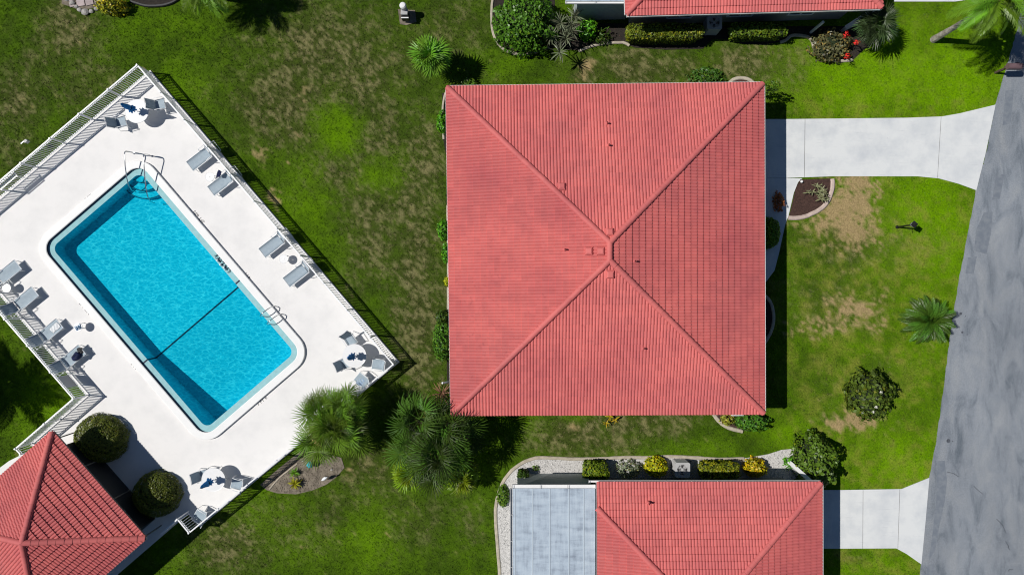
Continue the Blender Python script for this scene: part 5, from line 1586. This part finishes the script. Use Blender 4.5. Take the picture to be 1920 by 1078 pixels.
for (x, y, s) in ROCKS:
    p = G(x, y); mb = MB(); r = random.Random(int(x)); vs = []; fs = []
    for i, t in enumerate((-1, -.5, .2, .75, 1)):
        for k in range(8):
            a = 6.283 * k / 8; rr = math.sqrt(max(0.02, 1 - t * t)) * r.uniform(.8, 1.1)
            vs.append((s * rr * math.cos(a) * 1.2, s * rr * math.sin(a), s * .6 * (t + .7)))
    for i in range(4):
        for k in range(8): fs.append((i * 8 + k, i * 8 + (k + 1) % 8, (i + 1) * 8 + (k + 1) % 8, (i + 1) * 8 + k))
    fs.append(tuple(32 + k for k in range(8))); mb.add(vs, fs)
    o = mb.build('rock', M['stone'], None); o.location = p
    i_r = ROCKS.index((x, y, s))
    where = 'below the paver patio at the top left' if x < 200 else ('under the fan palm' if x < 700 else 'in the white gravel by the wing wall')
    tag(o, ROCK_L[i_r], 'rock', 'stones ' + where)
# ------------------------------------------------------------------ shrubs and hedges: thousands of leaf-sized faces round a twiggy core
def leaf_shell(n, rx, ry, h, shape, leaf, col, seed, var=0.35, lump=0.14, fill=0.22, hue=0.15, z0=0.0, stretch=1.6, tilt=0.55, shell=None):
    """n leaves on and just under the surface of a lumpy ellipsoid ('dome'), box ('box') or loose crown ('loose')"""
    g = np.random.default_rng(seed)
    d = g.normal(size=(n, 3)); d /= np.linalg.norm(d, axis=1)[:, None]
    if shape == 'dome': d[:, 2] = np.abs(d[:, 2]) * np.where(g.random(n) < .15, -0.3, 1)
    e = 2.0 if shape != 'box' else 6.0
    r = 1.0 / (np.abs(d) ** e).sum(1) ** (1 / e)
    ph = g.uniform(0, 6.28, (8, 3)); fr = g.uniform(2.0, 6.5, (8, 3))
    L = sum(np.sin((d * fr[i]).sum(1) * 1.6 + ph[i, 0]) for i in range(8)) / 8
    L2 = sum(np.sin((d * fr[i]).sum(1) * 4.6 + ph[i, 1]) for i in range(8)) / 8
    rad = r * (1 + lump * 2.2 * L + lump * 1.2 * L2) * (1 - fill * g.random(n) ** 2)
    p = d * rad[:, None]
    cz = 0.5 if shape != 'dome' else 0.12
    P = np.stack([p[:, 0] * rx, p[:, 1] * ry, z0 + (h - z0) * (cz + p[:, 2] * (0.5 if shape != 'dome' else 0.88))], 1)
    if shape == 'box':
        k_ = (0.82 + 0.18 * np.clip(P[:, 2] / h, 0, 1))
        P[:, 0] *= k_; P[:, 1] *= k_
    P[:, 2] = np.maximum(P[:, 2], 0.02)
    nrm = d * np.array([1 / rx, 1 / ry, 2 / h]); nrm /= np.linalg.norm(nrm, axis=1)[:, None]
    nrm = nrm + g.normal(0, tilt, (n, 3)); nrm /= np.linalg.norm(nrm, axis=1)[:, None]
    a = g.normal(size=(n, 3)); a -= nrm * (a * nrm).sum(1)[:, None]; a /= np.linalg.norm(a, axis=1)[:, None]
    b = np.cross(nrm, a)
    s = leaf * g.uniform(0.6, 1.25, n)[:, None]
    v = np.stack([P - a * s * stretch / 2, P - b * s / 2 + nrm * s * .12, P + a * s * stretch / 2, P + b * s / 2 + nrm * s * .12], 1)
    dep = (1 - (rad / r))  # depth of each leaf below the smooth outline
    c = np.array(col)[None] * g.uniform(1 - var, 1 + var, (n, 1)) * (1 + 0.45 * L2[:, None])  # random tint per leaf, paler on the bumps, darker in the hollows
    y = (g.random(n) < hue)[:, None]
    c = np.where(y, c * np.array((1.9, 1.35, 0.9)), c)
    return v.reshape(-1, 3), np.repeat(np.clip(c, 0.002, 0.9), 4, 0)
def core_mesh(rx, ry, h, shape, z0=0.0):
    mb = MB(); pr = []
    k = 0.80
    if shape == 'box':
        pts = [(-rx * k, -ry * k), (rx * k, -ry * k), (rx * k, ry * k), (-rx * k, ry * k)]
        mb.prism(pts, 0.0, h * 0.86)
    else:
        m = 8; vs = []; fs = []; sg = 14
        for i in range(m + 1):
            t = i / m
            zz = z0 + (h - z0) * (0.03 + 0.83 * t); rr = math.sqrt(max(0.0, 1 - t ** 2)) if shape == 'dome' else math.sqrt(max(0.0, 1 - (2 * t - 1) ** 2))
            for q in range(sg):
                a = 6.283 * q / sg; vs.append((rx * k * rr * math.cos(a), ry * k * rr * math.sin(a), zz))
        for i in range(m):
            for q in range(sg): fs.append((i * sg + q, i * sg + (q + 1) % sg, (i + 1) * sg + (q + 1) % sg, (i + 1) * sg + q))
        mb.add(vs, fs)
    return mb
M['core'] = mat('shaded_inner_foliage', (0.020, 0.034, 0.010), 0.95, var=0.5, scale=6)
_seed = [100]
def shrub(name, label, cat, px, py, rx, ry, h, col, shape='dome', leaf=0.08, dens=1.0, rot=0.0, group=None, core=True, z0=0.0, trunk=False, kind_m='leaf', **kw):
    """px, py: centre in the photograph of the crown's middle; rx, ry, h in metres"""
    zc = (z0 + h) * 0.5 if shape != 'dome' else h * 0.5
    p = G(px, py, zc)
    root = empty(name, (p.x, p.y, 0), rot, label, cat, group)
    area = 2.2 * math.pi * ((rx * ry) + (rx + ry) / 2 * (h - z0)) / 2 if shape != 'box' else 4 * rx * ry + 4 * (rx + ry) * h
    n = int(min(11000, 2.1 * area * dens / (leaf * leaf * 0.8)))
    _seed[0] += 1
    v, c = leaf_shell(n, rx, ry, h, shape, leaf, col, _seed[0], z0=z0, **kw)
    me = np_mesh('foliage', v, np.arange(len(v)).reshape(-1, 4), M[kind_m], c)
    fo = link('foliage', me, root)
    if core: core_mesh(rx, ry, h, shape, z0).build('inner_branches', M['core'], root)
    mb = MB(); r = random.Random(_seed[0])
    for i in range(4 if not trunk else 1):
        a = 6.283 * i / 4 + r.random(); s = 0 if trunk else 1
        mb.tube([(0.05 * s * math.cos(a), 0.05 * s * math.sin(a), -0.03), (0.3 * s * rx * math.cos(a), 0.3 * s * ry * math.sin(a), max(z0, 0.3 * h) + 0.1), (0.5 * rx * math.cos(a), 0.5 * ry * math.sin(a), max(z0, 0.5 * h) + 0.1)], [0.05, 0.035, 0.02] if trunk else [0.03, 0.02, 0.01], 6)
    mb.build('trunk' if trunk else 'stem', M['bark_dark'], root)
    return root
GRN = (0.095, 0.195, 0.016); DKG = (0.050, 0.105, 0.012); OLV = (0.15, 0.20, 0.018); YEL = (0.36, 0.40, 0.010); BRG = (0.090, 0.30, 0.014)

shrub('topiary', 'large clipped round topiary beside the upper corner of the clubhouse roof', 'topiary', 183, 824, 1.36, 1.27, 1.25, (0.108, 0.135, 0.014), leaf=0.055, lump=0.045, fill=0.08, dens=0.9, tilt=0.35, var=0.22, hue=0.06, group='clipped round topiaries by the clubhouse')
shrub('topiary', 'clipped round topiary half in shade beside the lower umbrella table', 'topiary', 289, 929, 1.22, 1.18, 1.25, (0.108, 0.135, 0.014), leaf=0.055, lump=0.045, fill=0.08, dens=0.9, tilt=0.35, var=0.22, hue=0.06, group='clipped round topiaries by the clubhouse')
H_ = 'clipped hedges under the eaves'
shrub('hedge', 'wide clipped box hedge left of the upper air conditioner', 'hedge', 1243, 65, 2.02, 0.41, 1.25, OLV, 'box', 0.075, lump=0.05, group=H_)
shrub('hedge', 'clipped box hedge right of the upper air conditioner', 'hedge', 1418, 61, 1.48, 0.36, 1.2, (0.12, 0.20, 0.016), 'box', 0.085, lump=0.06, group=H_)
shrub('hedge', 'clipped green hedge at the corner of the flat lanai roof', 'hedge', 1116, 881, 0.68, 0.52, 1.0, (0.14, 0.22, 0.014), 'box', 0.075, lump=0.05, group=H_)
shrub('hedge', 'long clipped hedge right of the lower air conditioner', 'hedge', 1346, 880, 1.04, 0.46, 1.0, (0.19, 0.23, 0.012), 'box', 0.08, lump=0.06, group=H_)
shrub('shrub', 'yellow green rounded shrub left of the lower air conditioner', 'shrub', 1232, 876, 0.60, 0.52, 1.0, YEL, 'dome', 0.085, lump=0.08, hue=0.3)
shrub('shrub', 'yellow rounded shrub beside the wing wall gravel', 'shrub', 1418, 878, 0.58, 0.48, 1.0, (0.40, 0.36, 0.010), 'dome', 0.09, lump=0.1, hue=0.35)
shrub('shrub', 'loose grey green variegated shrub between two clipped hedges', 'shrub', 1180, 879, 0.62, 0.44, 0.8, (0.21, 0.26, 0.15), 'dome', 0.065, lump=0.2, dens=0.55, core=False)
shrub('shrub', 'huge spreading green shrub at the left of the upper bed', 'shrub', 985, 38, 1.65, 1.55, 2.2, (0.080, 0.20, 0.014), 'dome', 0.11, lump=0.16, hue=0.06)
shrub('shrub', 'bright green leafy shrub under the upper grey wall', 'shrub', 1103, 55, 0.48, 0.5, 1.1, BRG, 'dome', 0.11, lump=0.2)
shrub('shrub', 'dark thin shrub in shadow right of the bright green one', 'shrub', 1128, 68, 0.5, 0.42, 0.7, DKG, 'dome', 0.08, lump=0.25, dens=0.4, core=False)
shrub('shrub', 'big dense rounded shrub at the driveway corner of the lower house', 'shrub', 1532, 868, 1.0, 1.42, 2.1, (0.10, 0.18, 0.016), 'dome', 0.12, lump=0.14, hue=0.05)
shrub('magnolia', 'young magnolia with white flowers on the front lawn', 'tree', 1627, 740, 1.06, 1.16, 1.7, (0.085, 0.13, 0.016), 'loose', 0.14, lump=0.24, z0=0.2, trunk=True, dens=1.2, hue=0.06, var=.5)
shrub('shrub', 'rounded green shrub at the lower right corner of the middle house', 'shrub', 1412, 791, 0.86, 0.50, 1.0, (0.070, 0.20, 0.018), 'dome', 0.10, lump=0.14)
shrub('shrub', 'small yellow green shrub in the crescent mulch bed', 'shrub', 1364, 786, 0.36, 0.30, 0.4, (0.26, 0.28, 0.03), 'dome', 0.09, lump=0.2, core=False, dens=.7)
shrub('shrub', 'round shrub half in the shade of the right eave', 'shrub', 1446, 436, 0.50, 0.82, 1.15, (0.11, 0.23, 0.014), 'dome', 0.08, lump=0.05)
shrub('shrub', 'reddish brown shrub beside the shaded walkway', 'shrub', 1461, 378, 0.26, 0.50, 0.55, (0.34, 0.12, 0.04), 'dome', 0.07, lump=0.2, core=False, dens=0.8)
shrub('ground_cover', 'low dark green patch of plants at the upper eave of the middle house', 'ground cover', 1327, 142, 0.85, 0.40, 0.35, (0.06, 0.15, 0.018), 'dome', 0.09, lump=0.25, core=False)
shrub('shrub', 'small green shrub at the upper left corner of the roof', 'shrub', 880, 157, 0.45, 0.28, 0.5, GRN, 'dome', 0.08, lump=0.2, core=False)
W_ = 'small shrubs along the left wall of the middle house'
for (x, y, rx, ry, h, c, lab) in ((831, 430, .30, .50, .8, BRG, 'bright green shrub at the left wall, highest of the lower three'), (836, 475, .22, .42, .8, BRG, 'narrow green shrub at the left wall below the bright one'),
                                  (838, 528, .14, .26, .5, YEL, 'tiny yellow shrub at the left wall'), (828, 640, .46, 1.0, .9, (0.075, 0.19, 0.016), 'largest leafy shrub at the left wall near the fan palms'),
                                  (829, 594, .34, .30, .7, DKG, 'dark shrub at the left wall just above the largest one'), (829, 228, .28, .55, .8, BRG, 'green shrub at the left wall near the upper roof corner')):
    shrub('shrub', lab, 'shrub', x, y, rx, ry, h, c, 'dome', 0.085, lump=0.2, group=W_)
shrub('shrub', 'dark green clipped shrub at the upper left corner of the lanai', 'shrub', 981, 895, 0.30, 0.42, 0.9, DKG, 'box', 0.07, lump=0.04)
shrub('shrub', 'low round green shrub between gravel and the lanai side', 'shrub', 943, 930, 0.32, 0.55, 0.45, GRN, 'dome', 0.07, lump=0.1)
shrub('shrub', 'tiny shrub growing in the white gravel', 'shrub', 1004, 877, 0.18, 0.14, 0.2, GRN, 'dome', 0.05, lump=0.3, core=False, dens=.5)
shrub('shrub', 'yellow green shrub beside the paver patio at the top left', 'shrub', 208, 10, 0.78, 0.42, 0.9, (0.28, 0.31, 0.02), 'dome', 0.09, lump=0.2, hue=.3)
shrub('shrub', 'bright green plants right of the wing wall', 'shrub', 1488, 868, 0.42, 0.30, 0.6, BRG, 'dome', 0.12, lump=0.25, core=False)
shrub('shrub', 'dark green plants between the wing wall and the round tree', 'shrub', 1512, 887, 0.50, 0.42, 0.8, (0.06, 0.17, 0.02), 'dome', 0.11, lump=0.2, core=False)
shrub('shrub', 'small shrub shaded at the upper right corner of the middle roof', 'shrub', 1443, 166, 0.34, 0.25, 2.2, GRN, 'loose', 0.08, lump=0.25, core=False, dens=.5, z0=0.6, trunk=True)
croton = shrub('flowering_shrub', 'dark reddish bush with red flowers at the upper bed edge', 'flowering shrub', 1562, 84, 1.02, 0.82, 0.9, (0.12, 0.12, 0.05), 'dome', 0.11, lump=0.22, var=0.6, hue=0.2)
def flowers(root, spots, m, s, name='flower'):
    for (px, py, z) in spots:
        p = G(px, py, z); mb = MB(); r = random.Random(int(px * 7 + py))
        for k in range(26):
            d = Vector((r.gauss(0, 1), r.gauss(0, 1), abs(r.gauss(0, 1)))).normalized()
            a = d.cross(Vector((r.random(), r.random(), r.random()))).normalized(); b = d.cross(a)
            c = p + d * s * r.uniform(.4, 1)
            q = s * .55
            mb.add([c - a * q * .5, c - b * q * .3 + d * q * .1, c + a * q * .5, c + b * q * .3 + d * q * .1], [(0, 1, 2, 3)])
        mb.build(name, m, root, off=root.location)
# rotation of croton root is zero, so world points can be used
flowers(croton, [(1586, 66, 1.05), (1605, 81, 0.95), (1588, 106, 0.9)], M['red_petal'], 0.20)
mag = [o for o in COL.objects if o.name.startswith('magnolia')][0]
flowers(mag, [(1638, 772, 1.7), (1643, 763, 1.8), (1652, 735, 1.75)], M['white_petal'], 0.09)

# ------------------------------------------------------------------ palms
def fan_frond(R=1.0, nl=30, pet=0.9, arc=150, width=0.05, droop=0.35):
    """one palmate leaf along +x: petiole, then narrow folded segments that fan out and droop"""
    mb = MB()
    mb.tube([(0, 0, 0), (pet * 0.5, 0, 0.06), (pet, 0, 0.04)], [0.022, 0.016, 0.010], 5, caps=False)
    h = Vector((pet, 0, 0.04))
    for i in range(nl):
        t = i / (nl - 1) * 2 - 1
        a = math.radians(arc) * t + random.gauss(0, 0.03)
        L = R * (0.62 + 0.38 * math.cos(a * 0.55)) * random.uniform(0.86, 1.06)
        d = Vector((math.cos(a), math.sin(a), 0.0)); s = Vector((-d.y, d.x, 0))
        dr = droop * random.uniform(0.6, 1.4)
        pts = []
        for (f, w) in ((0.05, 0.25), (0.45, 1.0), (0.75, 0.7), (1.0, 0.05)):
            z = 0.10 * f - dr * f ** 3 * R * 0.6 + 0.04 * (i % 2)
            c = h + d * L * f * (1 - 0.12 * f * dr) + Vector((0, 0, z)); ww = width * w
            pts += [c - s * ww, c + Vector((0, 0, -ww * 0.7)), c + s * ww]
        fs = []
        for k in range(3):
            for q in range(2): fs.append((k * 3 + q, k * 3 + q + 1, k * 3 + q + 4, k * 3 + q + 3))
        mb.add(pts, fs)
    return mb
def pinnate_frond(L=2.4, n=46, lf=0.55, width=0.028, arch=0.5, vee=0.5):
    """one feather leaf along +x: arching midrib with a leaflet on both sides at each node"""
    mb = MB()
    rib = []
    for i in range(13):
        t = i / 12
        rib.append(Vector((L * (t - 0.12 * t * t * arch), 0, arch * L * (0.35 * t - 0.75 * t * t))))
    mb.tube(rib, [0.028 * (1 - 0.85 * i / 12) for i in range(13)], 5, caps=False)
    for i in range(n):
        t = 0.12 + 0.88 * i / (n - 1); k = min(11, int(t * 12)); f = t * 12 - k
        c = rib[k].lerp(rib[k + 1], f); d = (rib[k + 1] - rib[k]).normalized()
        up = Vector((-d.z, 0, d.x))
        for s in (-1, 1):
            l = lf * (math.sin(math.pi * min(1, 0.12 + t * 0.86)) ** 0.6) * random.uniform(0.85, 1.1)
            o = (Vector((0, s, 0)) * 0.85 + d * (0.45 + 0.5 * t) + up * vee * random.uniform(0.4, 1.2)).normalized()
            w = d * width * (1 - 0.3 * t)
            m_ = c + o * l * 0.55; e = c + o * l + Vector((0, 0, -l * 0.35))
            mb.add([c - w * .5, c + w * .5, m_ + w, m_ - w, e], [(0, 1, 2, 3), (3, 2, 4)])
    return mb
def palm(name, label, cat, base, heads, fronds_me, leaf_range, trunk_r, group=None, dead_me=None, ndead=0, elev=(-25, 75), trunk_m='bark', seed=1, boots=False, scale=(0.8, 1.1)):
    """base px on the ground; heads: list of (px, py, z, number of fronds) where each stem carries its crown"""
    r = random.Random(seed)
    b = G(*base); root = empty(name, (b.x, b.y, 0), 0, label, cat, group)
    for (hx, hy, hz, nf) in heads:
        h = G(hx, hy, hz) - b; h.z = hz
        mb = MB()
        foot = Vector((h.x * 0.15, h.y * 0.15, -0.05))
        pts = []; rr = []; N_ = max(6, int(hz / 0.22))
        for i in range(N_ + 1):
            t = i / N_
            pts.append(foot.lerp(h, t) + Vector((0.05 * math.sin(3 * t), 0.05 * math.cos(2.4 * t) - 0.05, 0)))
            rr.append(trunk_r * (1.25 - 0.35 * min(1, t * 3) + (0.04 if i % 2 else 0)))
        mb.tube(pts, rr, 10); mb.build('trunk', M[trunk_m], root)
        if boots:
            mb = MB(); mb.tube([h - Vector((0, 0, 0.7)) * 1.0 - (h - foot).normalized() * 0.35, h - Vector((0, 0, 0.35)), h + Vector((0, 0, 0.15))], [trunk_r * 1.1, trunk_r * 1.7, trunk_r * 0.9], 9); mb.build('crown_shaft', M['boot'], root)
        for i in range(nf):
            me = fronds_me[r.randrange(len(fronds_me))]
            o = link('frond', me, root)
            u = (i + 0.5) / nf
            el = elev[1] + (elev[0] - elev[1]) * u ** 0.8 + r.gauss(0, 5)
            az = i * 2.39996 + r.gauss(0, 0.15)
            o.location = h + Vector((0, 0, 0.05 + 0.10 * (1 - u)))
            o.rotation_euler = (r.gauss(0, 0.25), -math.radians(el), az)
            s = r.uniform(*scale); o.scale = (s, s, s)
        for i in range(ndead):
            o = link('dead_frond', dead_me, root); o.location = h - Vector((0, 0, 0.15))
            o.rotation_euler = (r.gauss(0, .3), math.radians(r.uniform(35, 70)), r.uniform(0, 6.28)); s = r.uniform(.6, .9); o.scale = (s, s, s)
    return root
fanA = [fan_frond(0.95, 30, 0.75, 150, 0.027, d).mesh('fan_frond', M['palm_a']) for d in (0.25, 0.45, 0.7)]
fanB = [fan_frond(1.05, 20, 0.9, 120, 0.030, d).mesh('fan_frond', M['palm_b']) for d in (0.5, 0.8, 1.1)]
fanC = [fan_frond(0.72, 24, 0.45, 140, 0.034, d).mesh('fan_frond', M['palm_c']) for d in (0.4, 0.8)]
fanD = fan_frond(0.85, 22, 0.6, 120, 0.034, 1.2).mesh('dead_fan_frond', M['dry_frond'])
deadM = fan_frond(0.8, 20, 0.5, 100, 0.04, 1.4).mesh('dead_fan_frond', M['dead'])
palm('fan_palm', 'big fan palm overlapping the pool fence and deck', 'palm tree', (650, 783), [(630, 798, 2.7, 26), (606, 770, 2.5, 15), (650, 762, 2.6, 15), (602, 824, 2.0, 12), (656, 812, 2.3, 10)], fanA, 0, 0.14, dead_me=fanD, ndead=3, seed=3, scale=(0.74, 0.98), trunk_m='bark_dark', elev=(-35, 80))
palm('fan_palm', 'dark green fan palm clump at the lower left corner of the middle house', 'palm tree', (838, 800), [(822, 848, 2.9, 26), (788, 786, 2.8, 12), (838, 802, 2.8, 15), (782, 838, 2.3, 10), (808, 872, 1.9, 11), (862, 824, 2.3, 7)], fanB, 0, 0.13, dead_me=deadM, ndead=1, seed=5, scale=(0.74, 1.0), trunk_m='bark_dark', elev=(-40, 75))
palm('fan_palm', 'yellow green young fan palm under the dark palm clump', 'palm tree', (790, 892), [(768, 886, 1.1, 22), (868, 894, 0.9, 14)], [f for f in [fan_frond(0.7, 24, 0.4, 120, 0.032, 0.6).mesh('fan_frond', leaf_mat('yellow_palm_leaf', False, (0.20, 0.30, 0.010), rand=0.4))]], 0, 0.06, seed=8, trunk_m='bark_dark')
palm('young_palm', 'small bright palm above the upper left corner of the roof', 'palm tree', (829, 124), [(808, 108, 1.7, 20)], fanC, 0, 0.06, seed=9, trunk_m='bark', scale=(0.85, 1.15), elev=(-25, 78))
pinA = [pinnate_frond(2.3, 40, 0.60, 0.034, a, 0.5).mesh('feather_frond', leaf_mat('feather_leaf_%d' % i, False, (0.135, 0.26, 0.015), rand=0.55)) for i, a in enumerate((0.55, 0.8))]
palm('feather_palm', 'tall palm with a pale trunk leaning towards the road at the top right', 'palm tree', (1750, 76), [(1868, 0, 4.6, 19)], pinA, 0, 0.145, seed=10, boots=True, elev=(-30, 78), scale=(0.8, 1.0))
palm('feather_palm', 'palm at the top edge whose crown is mostly cut off, left of the bare patch', 'palm tree', (421, -4), [(386, -36, 2.3, 34)], pinA, 0, 0.13, seed=12, elev=(-30, 78), scale=(0.7, 0.9))
palm('feather_palm', 'tall palm past the left edge of the photo, seen by its shadow', 'palm tree', (-155, 700), [(-363, 740, 5.8, 30)], pinA, 0, 0.16, seed=14, elev=(-35, 78), scale=(1.1, 1.35))
palm('fan_palm', 'grey green fan palm behind the red flowered bush', 'palm tree', (1628, 56), [(1638, 48, 1.5, 22)], [fan_frond(0.75, 22, 0.6, 120, 0.028, d).mesh('fan_frond', leaf_mat('grey_palm_leaf_%d' % int(d * 10), False, (0.060, 0.105, 0.034), rand=0.5)) for d in (0.4, 0.7)], 0, 0.07, seed=16, trunk_m='bark_dark')
cyc = [pinnate_frond(1.25, 60, 0.26, 0.012, a, 0.55).mesh('cycad_frond', M['cycad']) for a in (0.5, 0.75)]
palm('sago_palm', 'low sago palm on the lawn beside the road', 'cycad', (1731, 598), [(1737, 600, 0.8, 74)], cyc, 0, 0.16, seed=18, trunk_m='bark_dark', elev=(-12, 80), scale=(0.85, 1.15))

# ------------------------------------------------------------------ spiky and strappy plants
def strap_plant(name, label, cat, px, py, n, L, w, h, m, seed, arch=0.6, up=0.9, stems=1, spread=0.0, part='leaf'):
    """rosettes of long arching strap leaves, each a part"""
    r = random.Random(seed); p = G(px, py, h * 0.5); root = empty(name, (p.x, p.y, 0), 0, label, cat)
    mes = []
    for k in range(3):
        mb = MB(); vs = []; fs = []; ar = arch * (0.6 + 0.4 * k)
        for i in range(6):
            t = i / 5; x = L * t * (1 - 0.15 * t * ar); z = L * (0.35 * t - ar * 0.7 * t * t); ww = w * (math.sin(math.pi * (0.18 + 0.80 * t)) ** 0.7)
            vs += [(x, -ww / 2, z), (x, 0, z - ww * 0.25), (x, ww / 2, z)]
        for i in range(5):
            for q in range(2): fs.append((i * 3 + q, i * 3 + q + 1, i * 3 + q + 4, i * 3 + q + 3))
        mb.add(vs, fs); mes.append(mb.mesh('strap_leaf', m))
    for s in range(stems):
        ox, oy = (r.gauss(0, spread), r.gauss(0, spread)) if stems > 1 else (0, 0); hz = h * r.uniform(0.5, 1.0) if stems > 1 else h * 0.35
        mb = MB(); mb.tube([(ox * .6, oy * .6, -0.02), (ox, oy, hz)], [0.035, 0.025], 6); mb.build('stem', M['bark_dark'], root)
        for i in range(n // stems):
            o = link(part, r.choice(mes), root, (ox, oy, hz + 0.02))
            o.rotation_euler = (r.gauss(0, .2), -math.radians(r.uniform(-15, 70) * up), i * 2.39996 + r.gauss(0, .2)); k = r.uniform(.7, 1.1); o.scale = (k, k, k)
    return root
strap_plant('dracaena', 'dark spiky dracaena clump between the huge shrub and grey wall', 'plant', 1064, 58, 190, 0.62, 0.055, 1.5, M['spike'], 21, stems=9, spread=0.42)
strap_plant('bromeliad', 'bright yellow spiky plant in the bed by the fence', 'plant', 553, 906, 42, 0.42, 0.055, 0.5, leaf_mat('yellow_leaf', False, (0.34, 0.32, 0.02), rand=0.35), 22)
strap_plant('bromeliad', 'green spiky plant just above the yellow one in the bed', 'plant', 552, 886, 26, 0.36, 0.05, 0.4, M['palm_c'], 23)
strap_plant('palm_seedling', 'low strappy plant at the foot of the top edge palm', 'plant', 402, 14, 40, 0.5, 0.03, 0.3, M['palm_c'], 24)
strap_plant('dead_palm_frond', 'brown dead fronds hanging beside the left wall above the dark palms', 'dead frond', 828, 738, 30, 0.75, 0.04, 1.2, M['dead'], 25, up=0.6)
strap_plant('succulent', 'pale sprawling succulent in the mulch bed by the driveway', 'plant', 1537, 360, 110, 0.30, 0.055, 0.35, leaf_mat('pale_leaf', False, (0.26, 0.27, 0.14), rand=0.45), 26, stems=16, spread=0.30)
strap_plant('yellow_flowers', 'yellow blooms peeping out under the lower eave of the middle house', 'flowers', 1147, 776, 30, 0.3, 0.06, 0.3, leaf_mat('yellow_bloom', False, (0.5, 0.36, 0.02), rand=0.2), 27, stems=5, spread=0.35)
